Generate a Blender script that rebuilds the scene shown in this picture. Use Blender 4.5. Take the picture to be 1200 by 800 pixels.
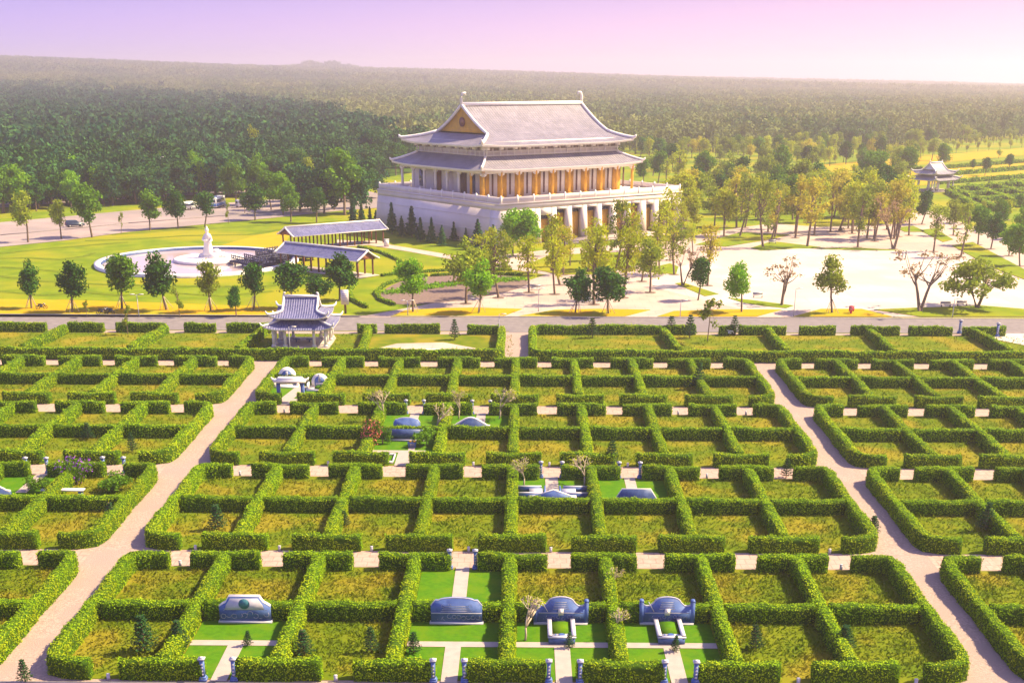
import bpy, math, random
import numpy as np
from mathutils import Matrix, Vector
PI=math.pi
rnd=random.Random(7); RG=np.random.default_rng(11)
for o in list(bpy.data.objects): bpy.data.objects.remove(o)
sc=bpy.context.scene; COL=sc.collection
# ------------------------------------------------------------------ camera
F=1479.407;CY=711.791;PITCH=math.radians(22.963);ROLL=math.radians(.173);YAW=math.radians(-.466);S=.0124;YR=195.;H=37.53
def _pj(v):
    X,Y,Z=v
    c,s=math.cos(YAW),math.sin(YAW); x=X*c-Y*s; y=X*s+Y*c
    c,s=math.cos(PITCH),math.sin(PITCH); d=y*c-Z*s; u=y*s+Z*c
    c,s=math.cos(ROLL),math.sin(ROLL); return (x*c+u*s,-x*s+u*c,d)
MC=np.array([_pj(e) for e in np.eye(3)]).T
cam=bpy.data.cameras.new('camera'); co=bpy.data.objects.new('camera',cam); COL.objects.link(co)
r,u,f=MC
co.matrix_world=Matrix(((r[0],u[0],-f[0],0),(r[1],u[1],-f[1],0),(r[2],u[2],-f[2],H),(0,0,0,1)))
cam.sensor_width=36; cam.lens=F/1200*36; cam.shift_y=(CY-400)/1200
cam.clip_start=.5; cam.clip_end=30000; sc.camera=co
sc.render.resolution_x=1024; sc.render.resolution_y=682
# ------------------------------------------------------------------ light
SUN_AZ=14.0; SUN_EL=46.0      # azimuth measured from +X towards +Y
w=bpy.data.worlds.new('World'); sc.world=w; w.use_nodes=True; nt=w.node_tree; nt.nodes.clear()
def N(nt,t,**k):
    n=nt.nodes.new(t)
    for a,b in k.items(): setattr(n,a,b)
    return n
sky=N(nt,'ShaderNodeTexSky',sky_type='NISHITA',sun_disc=False,sun_elevation=math.radians(SUN_EL),sun_rotation=math.radians(90-SUN_AZ))
sky.dust_density=2.5; sky.air_density=1.0
tc=N(nt,'ShaderNodeTexCoord'); sep=N(nt,'ShaderNodeSeparateXYZ'); nt.links.new(tc.outputs['Generated'],sep.inputs[0])
ramp=N(nt,'ShaderNodeValToRGB'); nt.links.new(sep.outputs['Z'],ramp.inputs[0])
cr=ramp.color_ramp; cr.elements[0].position=0.0; cr.elements[0].color=(.62,.41,.52,1)
cr.elements[1].position=.5; cr.elements[1].color=(.27,.25,.50,1)
e=cr.elements.new(.03); e.color=(.50,.29,.50,1)
e=cr.elements.new(.065); e.color=(.25,.15,.43,1)
e=cr.elements.new(.2); e.color=(.24,.18,.42,1)
rx=N(nt,'ShaderNodeMapRange'); rx.inputs[1].default_value=-.42; rx.inputs[2].default_value=.45; nt.links.new(sep.outputs['X'],rx.inputs[0])
side=N(nt,'ShaderNodeMix',data_type='RGBA'); nt.links.new(rx.outputs[0],side.inputs[0])
side.inputs[6].default_value=(.62,.78,1.2,1); side.inputs[7].default_value=(1.35,1.30,1.05,1)
mul=N(nt,'ShaderNodeMix',data_type='RGBA',blend_type='MULTIPLY'); mul.inputs[0].default_value=1
nt.links.new(ramp.outputs[0],mul.inputs[6]); nt.links.new(side.outputs[2],mul.inputs[7])
sc10=N(nt,'ShaderNodeVectorMath',operation='SCALE'); sc10.inputs['Scale'].default_value=5.7; nt.links.new(mul.outputs[2],sc10.inputs[0])
mixs=N(nt,'ShaderNodeMix',data_type='RGBA'); mixs.inputs[0].default_value=.85
nt.links.new(sky.outputs[0],mixs.inputs[6]); nt.links.new(sc10.outputs[0],mixs.inputs[7])
bg=N(nt,'ShaderNodeBackground'); bg.inputs[1].default_value=.12; nt.links.new(mixs.outputs[2],bg.inputs[0])
wo=N(nt,'ShaderNodeOutputWorld'); nt.links.new(bg.outputs[0],wo.inputs[0])
sl=bpy.data.lights.new('sun','SUN'); sl.energy=5.0; sl.angle=math.radians(.6); sl.color=(1,.81,.47)
so=bpy.data.objects.new('sun',sl); COL.objects.link(so)
sd=Vector((math.cos(math.radians(SUN_EL))*math.cos(math.radians(SUN_AZ)),math.cos(math.radians(SUN_EL))*math.sin(math.radians(SUN_AZ)),math.sin(math.radians(SUN_EL))))
so.rotation_euler=sd.to_track_quat('Z','Y').to_euler(); so.location=(200,100,150)
sc.view_settings.view_transform='Standard'; sc.view_settings.look='None'; sc.view_settings.exposure=1.42; sc.view_settings.gamma=1
sc.view_settings.use_curve_mapping=False
HAZE_DENSITY=.00028; HAZE_COLOR=(.88,.79,.92,1)

# ------------------------------------------------------------------ ground functions
def zg(y): return S*(min(y,YR)-YR)
SL=math.atan(S)
def G(px,py,h=0):
    v=MC.T@np.array([(px-600)/F,(CY-py)/F,1]); t=(h-H)/v[2]
    if t>0 and t*v[1]>YR: return (float(v[0]*t),float(v[1]*t))
    t=(h-S*YR-H)/(v[2]-S*v[1]); return (float(v[0]*t),float(v[1]*t))
def PX(X,Y,Z):
    r,u,d=MC@np.array([X,Y,Z-H]); return 600+F*r/d,CY-F*u/d
def hgt(px,py,py_top):
    """height in metres of something standing at pixel (px,py) whose top is at py_top"""
    x,y=G(px,py); z0=zg(y); lo,hi=0,60
    for _ in range(30):
        m=(lo+hi)/2
        if PX(x,y,z0+m)[1]>py_top: lo=m
        else: hi=m
    return lo
def smooth(a,b,x):
    t=np.clip((x-a)/(b-a),0,1); return t*t*(3-2*t)
def zf(x,y):
    x=np.asarray(x,float); y=np.asarray(y,float)
    base=S*(np.minimum(y,YR)-YR)
    a=x/np.maximum(y,1)
    crest=np.interp(a,[-.8,-.405,-.2,0,.13,.26,.405,.8],[90,63,38,18,6,-6,-16,-30])
    n=3*np.sin(x*.004+y*.002)+2.5*np.sin(x*.0017-y*.0031+2)
    z=base+smooth(900,4500,y)*(crest+n*.6)-smooth(4600,6500,y)*(crest+120)
    hx=-655.;hy=4350.
    z=z+17*np.exp(-((x-hx)/55)**4*.35-((y-hy)/120)**2)*(1+.25*np.sin(x*.09))+9*np.exp(-((x-hx-95)/45)**2-((y-hy)/120)**2)
    return z
# ------------------------------------------------------------------ mesh builder
class MB:
    def __init__(s): s.v=[];s.f=[];s.q=[];s.n=0;s.arr=[]
    def add(s,vs,fs):
        b=s.n; s.v+= [tuple(v) for v in vs]; s.f+=[tuple(i+b for i in f) for f in fs]; s.n+=len(vs); return s
    def box(s,c,d,rz=0,tx=1,ty=1,tilt=None):
        x,y,z=d[0]/2,d[1]/2,d[2]/2; vs=[]
        cs,sn=math.cos(rz),math.sin(rz)
        for k,(a,b) in ((-1,(1,1)),(1,(tx,ty))):
            for i,j in ((-1,-1),(1,-1),(1,1),(-1,1)):
                X,Y,Z=i*x*a,j*y*b,k*z
                vs.append((c[0]+X*cs-Y*sn,c[1]+X*sn+Y*cs,c[2]+Z))
        return s.add(vs,[(3,2,1,0),(4,5,6,7),(0,1,5,4),(1,2,6,5),(2,3,7,6),(3,0,4,7)])
    def bx(s,x0,x1,y0,y1,z0,z1): return s.box(((x0+x1)/2,(y0+y1)/2,(z0+z1)/2),(x1-x0,y1-y0,z1-z0))
    def tube(s,pts,rs,n=6,cap=True):
        pts=[Vector(p) for p in pts]; vs=[];fs=[]
        if not hasattr(rs,'__len__'): rs=[rs]*len(pts)
        for i,p in enumerate(pts):
            d=(pts[min(i+1,len(pts)-1)]-pts[max(i-1,0)]).normalized()
            a=Vector((0,0,1)) if abs(d.z)<.95 else Vector((1,0,0))
            e1=d.cross(a).normalized(); e2=d.cross(e1)
            for k in range(n):
                t=2*PI*k/n+PI/n; vs.append(p+(e1*math.cos(t)+e2*math.sin(t))*rs[i])
        for i in range(len(pts)-1):
            for k in range(n):
                a=i*n+k;b=i*n+(k+1)%n; fs.append((a,b,b+n,a+n))
        if cap: fs.append(tuple(range(n))[::-1]); fs.append(tuple(range((len(pts)-1)*n,len(pts)*n)))
        return s.add(vs,fs)
    def lathe(s,prof,n=16,c=(0,0),sx=1,sy=1):
        vs=[];fs=[]
        for r_,z in prof:
            for k in range(n):
                t=2*PI*k/n; vs.append((c[0]+r_*math.cos(t)*sx,c[1]+r_*math.sin(t)*sy,z))
        for i in range(len(prof)-1):
            for k in range(n):
                a=i*n+k;b=i*n+(k+1)%n; fs.append((a,b,b+n,a+n))
        fs.append(tuple(range(n))[::-1]); fs.append(tuple(range((len(prof)-1)*n,len(prof)*n)))
        return s.add(vs,fs)
    def prism(s,poly,z0,z1):
        n=len(poly); vs=[(x,y,z0) for x,y in poly]+[(x,y,z1) for x,y in poly]
        return s.add(vs,[tuple(range(n))[::-1],tuple(range(n,2*n))]+[(i,(i+1)%n,n+(i+1)%n,n+i) for i in range(n)])
    def vprism(s,poly,y0,y1):   # polygon in x,z extruded in y
        n=len(poly); vs=[(x,y0,z) for x,z in poly]+[(x,y1,z) for x,z in poly]
        return s.add(vs,[tuple(range(n)),tuple(range(n,2*n))[::-1]]+[((i+1)%n,i,n+i,n+(i+1)%n) for i in range(n)])
    def xprism(s,poly,x0,x1):   # polygon in y,z extruded in x
        n=len(poly); vs=[(x0,y,z) for y,z in poly]+[(x1,y,z) for y,z in poly]
        return s.add(vs,[tuple(range(n))[::-1],tuple(range(n,2*n))]+[(i,(i+1)%n,n+(i+1)%n,n+i) for i in range(n)])
    def ball(s,c,r_,nu=8,nv=6,sq=(1,1,1)):
        prof=[]; vs=[];fs=[]
        for j in range(nv+1):
            p=PI*j/nv
            for k in range(nu):
                t=2*PI*k/nu; vs.append((c[0]+r_*sq[0]*math.sin(p)*math.cos(t),c[1]+r_*sq[1]*math.sin(p)*math.sin(t),c[2]-r_*sq[2]*math.cos(p)))
        for j in range(nv):
            for k in range(nu):
                a=j*nu+k;b=j*nu+(k+1)%nu; fs.append((a,b,b+nu,a+nu))
        return s.add(vs,fs)
    def quads(s,arr):            # (n,4,3) numpy
        s.arr.append(np.asarray(arr,np.float32).reshape(-1,4,3)); return s
    def grid(s,P,flip=False):    # list of rows of points
        R=len(P);C=len(P[0]); vs=[p for row in P for p in row]; fs=[]
        for i in range(R-1):
            for j in range(C-1):
                q=(i*C+j,i*C+j+1,(i+1)*C+j+1,(i+1)*C+j); fs.append(q[::-1] if flip else q)
        return s.add(vs,fs)
    def mesh(s,name,m,smooth_=False):
        me=bpy.data.meshes.new(name)
        v=np.array(s.v,np.float32).reshape(-1,3); nv0=len(v)
        if s.arr:
            q=np.concatenate(s.arr); nq=len(q); v=np.concatenate([v,q.reshape(-1,3)])
        else: nq=0
        ls=np.array([len(f) for f in s.f],np.int32); li=np.array([i for f in s.f for i in f],np.int32)
        if nq: ls=np.concatenate([ls,np.full(nq,4,np.int32)]); li=np.concatenate([li,nv0+np.arange(nq*4,dtype=np.int32)])
        me.vertices.add(len(v)); me.vertices.foreach_set('co',v.ravel())
        me.loops.add(len(li)); me.loops.foreach_set('vertex_index',li.astype(np.int32))
        me.polygons.add(len(ls)); st=np.concatenate([[0],np.cumsum(ls)[:-1]]).astype(np.int32)
        me.polygons.foreach_set('loop_start',st); me.polygons.foreach_set('loop_total',ls.astype(np.int32))
        if smooth_: me.polygons.foreach_set('use_smooth',np.ones(len(ls),bool))
        if isinstance(m,(list,tuple)):
            for x in m: me.materials.append(x)
        elif m: me.materials.append(m)
        me.update(calc_edges=True); me.validate(); return me
    def build(s,name,m,parent=None,smooth_=False):
        o=bpy.data.objects.new(name,s.mesh(name,m,smooth_)); COL.objects.link(o)
        if parent: o.parent=parent
        return o
def tag(o,label=None,cat=None,group=None,kind=None):
    if label: o['label']=label
    if cat: o['category']=cat
    if group: o['group']=group
    if kind: o['kind']=kind
    return o
def empty(name,loc,rz=0,rx=0,sc_=1):
    o=bpy.data.objects.new(name,None); COL.objects.link(o); o.location=loc; o.rotation_euler=(rx,0,rz); o.scale=(sc_,)*3 if not hasattr(sc_,'__len__') else sc_; return o
def inst(name,me,loc,parent=None,rz=0,rx=0,sc_=1):
    o=bpy.data.objects.new(name,me); COL.objects.link(o); o.location=loc; o.rotation_euler=(rx,0,rz); o.scale=(sc_,)*3 if not hasattr(sc_,'__len__') else sc_
    if parent: o.parent=parent
    return o
def kids(o): return [c for c in bpy.data.objects if c.parent==o]
def copy_tree(o,parent=None,ch=None):
    c=o.copy(); COL.objects.link(c); c.parent=parent
    for k in list(o.children): copy_tree(k,c)
    return c
def orient_up(me): pass
# ------------------------------------------------------------------ materials
def mat(name,c1,c2=None,scale=1.0,rough=.85,bump=0,c3=None,detail=4,rand=0,trans=0,spec=.3,scale2=None,coord='Object',metal=0,lo=.38,hi=.62,bscale=None,joint=None):
    m=bpy.data.materials.new(name); m.use_nodes=True; nt=m.node_tree; nt.nodes.clear()
    out=N(nt,'ShaderNodeOutputMaterial'); b=N(nt,'ShaderNodeBsdfPrincipled'); b.inputs['Roughness'].default_value=rough; b.inputs['Specular IOR Level'].default_value=spec; b.inputs['Metallic'].default_value=metal
    tc=N(nt,'ShaderNodeTexCoord'); src=tc.outputs['Object']
    if coord=='World':
        g=N(nt,'ShaderNodeNewGeometry'); src=g.outputs['Position']
    col=None
    if c2 is None: b.inputs['Base Color'].default_value=(*c1,1)
    else:
        nz=N(nt,'ShaderNodeTexNoise'); nz.inputs['Scale'].default_value=scale; nz.inputs['Detail'].default_value=detail; nt.links.new(src,nz.inputs['Vector'])
        mr=N(nt,'ShaderNodeMapRange'); mr.inputs[1].default_value=lo; mr.inputs[2].default_value=hi; nt.links.new(nz.outputs['Fac'],mr.inputs[0])
        mx=N(nt,'ShaderNodeMix',data_type='RGBA'); mx.inputs[6].default_value=(*c1,1); mx.inputs[7].default_value=(*c2,1); nt.links.new(mr.outputs[0],mx.inputs[0]); col=mx.outputs[2]
        if c3 is not None:
            n2=N(nt,'ShaderNodeTexNoise'); n2.inputs['Scale'].default_value=scale2 or scale*.17; n2.inputs['Detail'].default_value=3; nt.links.new(src,n2.inputs['Vector'])
            m2=N(nt,'ShaderNodeMapRange'); m2.inputs[1].default_value=.47; m2.inputs[2].default_value=.62; nt.links.new(n2.outputs['Fac'],m2.inputs[0])
            x2=N(nt,'ShaderNodeMix',data_type='RGBA'); x2.inputs[7].default_value=(*c3,1); nt.links.new(col,x2.inputs[6]); nt.links.new(m2.outputs[0],x2.inputs[0]); col=x2.outputs[2]
        if rand:
            g=N(nt,'ShaderNodeNewGeometry'); oi=N(nt,'ShaderNodeObjectInfo')
            ad=N(nt,'ShaderNodeMath',operation='ADD'); nt.links.new(g.outputs['Random Per Island'],ad.inputs[0]); nt.links.new(oi.outputs['Random'],ad.inputs[1])
            r_=N(nt,'ShaderNodeMapRange'); r_.inputs[1].default_value=0;r_.inputs[2].default_value=2; r_.inputs[3].default_value=1-rand; r_.inputs[4].default_value=1+rand; nt.links.new(ad.outputs[0],r_.inputs[0])
            vm=N(nt,'ShaderNodeVectorMath',operation='SCALE'); nt.links.new(col,vm.inputs[0]); nt.links.new(r_.outputs[0],vm.inputs['Scale']); col=vm.outputs[0]
        if joint:
            bk=N(nt,'ShaderNodeTexBrick'); bk.inputs['Scale'].default_value=1; bk.inputs['Brick Width'].default_value=joint[0]; bk.inputs['Row Height'].default_value=joint[1]; bk.inputs['Mortar Size'].default_value=joint[2]
            bk.inputs['Color1'].default_value=(1,1,1,1); bk.inputs['Color2'].default_value=(.93,.92,.91,1); bk.inputs['Mortar'].default_value=(joint[3],joint[3],joint[3],1); nt.links.new(src,bk.inputs['Vector'])
            jm=N(nt,'ShaderNodeMix',data_type='RGBA',blend_type='MULTIPLY'); jm.inputs[0].default_value=1; nt.links.new(col,jm.inputs[6]); nt.links.new(bk.outputs['Color'],jm.inputs[7]); col=jm.outputs[2]
        nt.links.new(col,b.inputs['Base Color'])
        if bump:
            bp=N(nt,'ShaderNodeBump'); bp.inputs['Strength'].default_value=bump; bp.inputs['Distance'].default_value=.08
            if bscale:
                n3=N(nt,'ShaderNodeTexNoise'); n3.inputs['Scale'].default_value=bscale; n3.inputs['Detail'].default_value=3; nt.links.new(src,n3.inputs['Vector']); nt.links.new(n3.outputs['Fac'],bp.inputs['Height'])
            else: nt.links.new(nz.outputs['Fac'],bp.inputs['Height'])
            nt.links.new(bp.outputs[0],b.inputs['Normal'])
    if trans:
        tr=N(nt,'ShaderNodeBsdfTranslucent'); ms=N(nt,'ShaderNodeMixShader'); ms.inputs[0].default_value=trans
        if col is not None: nt.links.new(col,tr.inputs[0])
        else: tr.inputs[0].default_value=(*c1,1)
        nt.links.new(b.outputs[0],ms.inputs[1]); nt.links.new(tr.outputs[0],ms.inputs[2]); nt.links.new(ms.outputs[0],out.inputs[0])
    else: nt.links.new(b.outputs[0],out.inputs[0])
    return m
def tile_mat(name,c1,c2,along='x',pitch=.3,row=.35,mortar=(.05,.05,.08),rough=.5):
    """roof tiles: brick pattern over (along, slope height)"""
    m=bpy.data.materials.new(name); m.use_nodes=True; nt=m.node_tree; b=nt.nodes['Principled BSDF']; b.inputs['Roughness'].default_value=rough
    tc=N(nt,'ShaderNodeTexCoord'); sp=N(nt,'ShaderNodeSeparateXYZ'); nt.links.new(tc.outputs['Object'],sp.inputs[0])
    g=N(nt,'ShaderNodeNewGeometry'); vt=N(nt,'ShaderNodeVectorTransform',vector_type='NORMAL',convert_from='WORLD',convert_to='OBJECT'); nt.links.new(g.outputs['Normal'],vt.inputs[0])
    ns=N(nt,'ShaderNodeSeparateXYZ'); nt.links.new(vt.outputs[0],ns.inputs[0])
    ax=N(nt,'ShaderNodeMath',operation='ABSOLUTE'); nt.links.new(ns.outputs['X'],ax.inputs[0]); ay=N(nt,'ShaderNodeMath',operation='ABSOLUTE'); nt.links.new(ns.outputs['Y'],ay.inputs[0])
    gt=N(nt,'ShaderNodeMath',operation='GREATER_THAN'); nt.links.new(ax.outputs[0],gt.inputs[0]); nt.links.new(ay.outputs[0],gt.inputs[1])
    mA=N(nt,'ShaderNodeMix'); nt.links.new(gt.outputs[0],mA.inputs[0]); nt.links.new(sp.outputs['X'],mA.inputs[2]); nt.links.new(sp.outputs['Y'],mA.inputs[3])   # along coordinate
    cb=N(nt,'ShaderNodeCombineXYZ'); nt.links.new(mA.outputs[0],cb.inputs[0]); 
    mu=N(nt,'ShaderNodeMath',operation='MULTIPLY'); mu.inputs[1].default_value=1.9; nt.links.new(sp.outputs['Z'],mu.inputs[0]); nt.links.new(mu.outputs[0],cb.inputs[1])
    br=N(nt,'ShaderNodeTexBrick'); br.offset=.5; br.inputs['Scale'].default_value=1; br.inputs['Brick Width'].default_value=pitch; br.inputs['Row Height'].default_value=row; br.inputs['Mortar Size'].default_value=.028
    br.inputs['Color1'].default_value=(*c1,1); br.inputs['Color2'].default_value=(*c2,1); br.inputs['Mortar'].default_value=(*mortar,1); nt.links.new(cb.outputs[0],br.inputs['Vector'])
    nz=N(nt,'ShaderNodeTexNoise'); nz.inputs['Scale'].default_value=.35; nz.inputs['Detail'].default_value=5; nt.links.new(tc.outputs['Object'],nz.inputs['Vector'])
    mr=N(nt,'ShaderNodeMapRange'); mr.inputs[1].default_value=.3; mr.inputs[2].default_value=.7; mr.inputs[3].default_value=.82; mr.inputs[4].default_value=1.15; nt.links.new(nz.outputs['Fac'],mr.inputs[0])
    vm=N(nt,'ShaderNodeVectorMath',operation='SCALE'); nt.links.new(br.outputs['Color'],vm.inputs[0]); nt.links.new(mr.outputs[0],vm.inputs['Scale']); nt.links.new(vm.outputs[0],b.inputs['Base Color'])
    wv=N(nt,'ShaderNodeMath',operation='SINE'); m3=N(nt,'ShaderNodeMath',operation='MULTIPLY'); m3.inputs[1].default_value=2*PI/pitch; nt.links.new(mA.outputs[0],m3.inputs[0]); nt.links.new(m3.outputs[0],wv.inputs[0])
    bp=N(nt,'ShaderNodeBump'); bp.inputs['Strength'].default_value=.5; bp.inputs['Distance'].default_value=.06; nt.links.new(wv.outputs[0],bp.inputs['Height']); nt.links.new(bp.outputs[0],b.inputs['Normal'])
    return m
M={}
M['hedge']=mat('hedge_leaves',(.27,.41,.006),(.19,.34,.005),1.2,.8,rand=.27,trans=.25,spec=.06,c3=(.33,.42,.008),scale2=.4)
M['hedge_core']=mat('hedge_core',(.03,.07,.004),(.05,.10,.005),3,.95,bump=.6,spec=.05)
M['leaf_dark']=mat('leaf_dark_green',(.030,.105,.012),(.06,.16,.014),.6,.8,rand=.45,trans=.2,spec=.06)
M['leaf_forest']=mat('leaf_forest_green',(.018,.075,.028),(.06,.145,.026),.12,.85,rand=.5,trans=.15,spec=.05)
M['leaf_mid']=mat('leaf_mid_green',(.085,.20,.010),(.13,.25,.012),.7,.8,rand=.45,trans=.3,spec=.06)
M['leaf_bright']=mat('leaf_bright_green',(.14,.34,.008),(.20,.36,.01),.7,.8,rand=.4,trans=.35,spec=.06)
M['leaf_olive']=mat('leaf_olive',(.18,.26,.018),(.28,.33,.022),.6,.8,rand=.42,trans=.35,spec=.06)
M['leaf_yellow']=mat('leaf_yellow_green',(.33,.42,.010),(.42,.42,.012),.6,.8,rand=.4,trans=.4,spec=.06)
M['leaf_orange']=mat('leaf_orange_brown',(.48,.46,.03),(.46,.38,.035),.6,.8,rand=.35,trans=.4,spec=.06)
M['leaf_dry']=mat('leaf_dry_pink',(.38,.25,.13),(.27,.19,.09),.6,.7,rand=.35,trans=.3)
M['leaf_conifer']=mat('leaf_conifer',(.022,.08,.026),(.045,.12,.03),1.2,.8,rand=.4,trans=.15,spec=.06)
M['leaf_plantation']=mat('leaf_plantation',(.075,.135,.035),(.22,.235,.065),.010,.8,rand=.4,trans=.2,coord='World',spec=.05)
M['flower_pink']=mat('flower_pink',(.75,.08,.25),(.80,.20,.10),2,.6,rand=.2,trans=.2)
M['flower_purple']=mat('flower_purple',(.26,.05,.55),(.38,.08,.60),2,.6,rand=.2,trans=.2)
M['bark']=mat('bark_brown',(.13,.085,.06),(.20,.14,.10),4,.9,bump=.4)
M['bark_pale']=mat('bark_pale',(.36,.27,.20),(.26,.19,.15),4,.9,bump=.3)
M['bark_light']=mat('bark_frangipani',(.52,.42,.30),(.40,.32,.24),5,.85)
M['stake']=mat('stake_timber',(.62,.52,.40),(.5,.4,.3),5,.8)
M['soil']=mat('plot_soil',(.135,.16,.006),(.085,.13,.004),.45,.95,c3=(.21,.18,.014),scale2=.16,detail=9,bump=.4,coord='World',spec=.05)
M['weed']=mat('weed_blades',(.145,.195,.006),(.10,.16,.005),.4,.9,rand=.25,trans=.3,spec=.05,c3=(.22,.20,.012),scale2=.16,coord='World')
M['grass']=mat('lawn_grass',(.17,.22,.005),(.11,.17,.004),.22,.95,c3=(.24,.23,.008),scale2=.035,detail=9,bump=.3,coord='World',bscale=3,spec=.05)
M['grass_orange']=mat('dry_verge_grass',(.45,.25,.006),(.36,.25,.006),.7,.95,c3=(.30,.27,.01),scale2=.2,detail=8,bump=.3,coord='World',spec=.05)
M['lawn_cut']=mat('mown_lawn',(.065,.17,.004),(.05,.14,.004),2.5,.9,detail=8,bump=.2,coord='World',spec=.05,c3=(.085,.17,.004),scale2=.6)
M['gravel']=mat('gravel_path',(.40,.285,.25),(.28,.205,.18),5,.95,c3=(.31,.23,.205),scale2=.3,detail=12,bump=.6,coord='World',bscale=12)
M['paver']=mat('aisle_paving',(.46,.31,.265),(.35,.24,.205),2.2,.9,c3=(.40,.29,.25),scale2=.4,detail=10,bump=.3,coord='World',joint=(1.1,1.1,.05,.72))
M['asphalt']=mat('asphalt',(.155,.135,.145),(.20,.175,.18),.8,.9,detail=10,c3=(.175,.15,.16),scale2=.08,coord='World')
M['asphalt_pink']=mat('asphalt_faded',(.26,.205,.205),(.32,.25,.24),.15,.9,detail=10,c3=(.23,.19,.19),scale2=.03,coord='World')
M['plaza']=mat('plaza_concrete',(.50,.42,.375),(.57,.48,.43),.12,.85,detail=10,c3=(.45,.385,.345),scale2=.05,coord='World',joint=(6,6,.12,.88))
M['plaza_pink']=mat('plaza_paving',(.43,.32,.28),(.50,.38,.325),.25,.85,detail=10,c3=(.38,.295,.26),scale2=.06,coord='World',joint=(3,3,.09,.84))
M['kerb']=mat('kerb_stone',(.40,.35,.32),(.32,.28,.26),3,.85)
M['white']=mat('white_render',(.76,.69,.65),(.70,.64,.61),.5,.7)
M['temple']=mat('temple_render',(.76,.67,.62),(.68,.60,.56),.25,.8,c3=(.62,.54,.52),scale2=.07,detail=10)
M['trim']=mat('white_trim',(.80,.74,.70),(.74,.69,.66),1.2,.6)
M['wood']=mat('orange_timber',(.72,.38,.02),(.60,.30,.02),.8,.5,detail=8)
M['wood_dark']=mat('dark_timber',(.16,.07,.045),(.12,.05,.035),1.2,.5)
M['wood_red']=mat('red_timber',(.24,.085,.04),(.18,.06,.035),1.2,.5)
M['glass']=mat('dark_glass',(.018,.03,.07),rough=.1,spec=.6)
M['stone_blue']=mat('blue_grey_stone',(.075,.14,.38),(.12,.19,.46),2.2,.5,detail=9,c3=(.055,.10,.31),scale2=1.1)
M['stone_dark']=mat('dark_blue_stone',(.035,.065,.19),(.06,.10,.25),3,.4,detail=8)
M['stone_light']=mat('light_stone',(.50,.48,.55),(.43,.42,.50),3,.6,detail=8)
M['slab']=mat('pale_slab',(.38,.31,.29),(.33,.275,.26),1.5,.8,detail=8)
M['emblem']=mat('teal_emblem',(.05,.19,.24),(.04,.15,.20),4,.5)
M['statue']=mat('white_marble',(.74,.68,.66),(.68,.63,.61),1,.5)
M['metal']=mat('grey_metal',(.38,.37,.40),(.32,.31,.34),3,.4,metal=.3)
M['metal_dark']=mat('dark_metal',(.05,.05,.07),(.07,.07,.09),3,.4)
M['carpaint']=mat('dark_blue_paint',(.03,.05,.09),rough=.25,spec=.5)
M['paint_white']=mat('white_paint',(.82,.82,.84),rough=.3,spec=.5)
M['paint_blue']=mat('blue_paint',(.04,.16,.55),rough=.3,spec=.5)
M['rubber']=mat('rubber',(.025,.025,.028),rough=.8)
M['red']=mat('red_paint',(.62,.05,.08),rough=.5)
M['skin']=mat('skin',(.45,.27,.18),rough=.6)
M['cloth']=mat('dark_clothes',(.08,.08,.12),rough=.9)
M['cloth2']=mat('pale_clothes',(.45,.42,.46),rough=.9)
M['hair']=mat('hair',(.02,.017,.015),rough=.7)
M['soil_dark']=mat('bed_soil',(.13,.09,.08),(.19,.13,.11),2,.95,bump=.5)
M['tile_temple']=tile_mat('temple_roof_tiles',(.175,.16,.205),(.22,.195,.245),pitch=.8,row=.9,mortar=(.115,.105,.15))
M['tile_blue']=tile_mat('blue_roof_tiles',(.055,.065,.18),(.13,.13,.28),pitch=.40,row=.45,mortar=(.22,.21,.33))
mw=bpy.data.materials.new('pond_water'); mw.use_nodes=True; b=mw.node_tree.nodes['Principled BSDF']; b.inputs['Base Color'].default_value=(.50,.39,.40,1); b.inputs['Roughness'].default_value=.06; b.inputs['IOR'].default_value=1.33; b.inputs['Specular IOR Level'].default_value=1.0  # pinkish sky reflection is put into the water's base colour
n_=N(mw.node_tree,'ShaderNodeTexNoise'); n_.inputs['Scale'].default_value=.8; bp=N(mw.node_tree,'ShaderNodeBump'); bp.inputs['Strength'].default_value=.03; mw.node_tree.links.new(n_.outputs['Fac'],bp.inputs['Height']); mw.node_tree.links.new(bp.outputs[0],b.inputs['Normal'])
M['water']=mw
M['bridge']=mat('dark_bridge_timber',(.05,.05,.10),(.035,.035,.075),2,.6)
M['vent']=mat('vent_panel',(.30,.24,.23),(.26,.21,.20),1,.8)
# ------------------------------------------------------------------ terrain
xs=np.unique(np.concatenate([np.linspace(-5500,-800,60),np.linspace(-800,-540,40),np.linspace(-540,600,30),np.linspace(600,5500,50)]))
ys=np.unique(np.concatenate([[-200,0,60],[YR],np.linspace(250,900,8),np.linspace(1000,4200,34),np.linspace(4225,4700,26),np.linspace(4800,7600,24)]))
X,Y=np.meshgrid(xs,ys); Z=zf(X,Y)
mb=MB(); mb.grid([[ (X[i,j],Y[i,j],Z[i,j]-.03) for j in range(len(xs))] for i in range(len(ys))])
tag(mb.build('ground',M['grass'],smooth_=True),kind='structure')
mb=MB(); yy=[y for y in ys if y>=1250]; 
mb.grid([[ (x,y,float(zf(x,y))+3.0) for x in xs] for y in yy])
M['canopy']=mat('distant_canopy',(.045,.09,.03),(.12,.14,.045),.012,.9,c3=(.04,.08,.035),scale2=.0035,detail=10,coord='World',bump=.8,bscale=.05)
tag(mb.build('hills',M['canopy'],smooth_=True),kind='structure')
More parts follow.
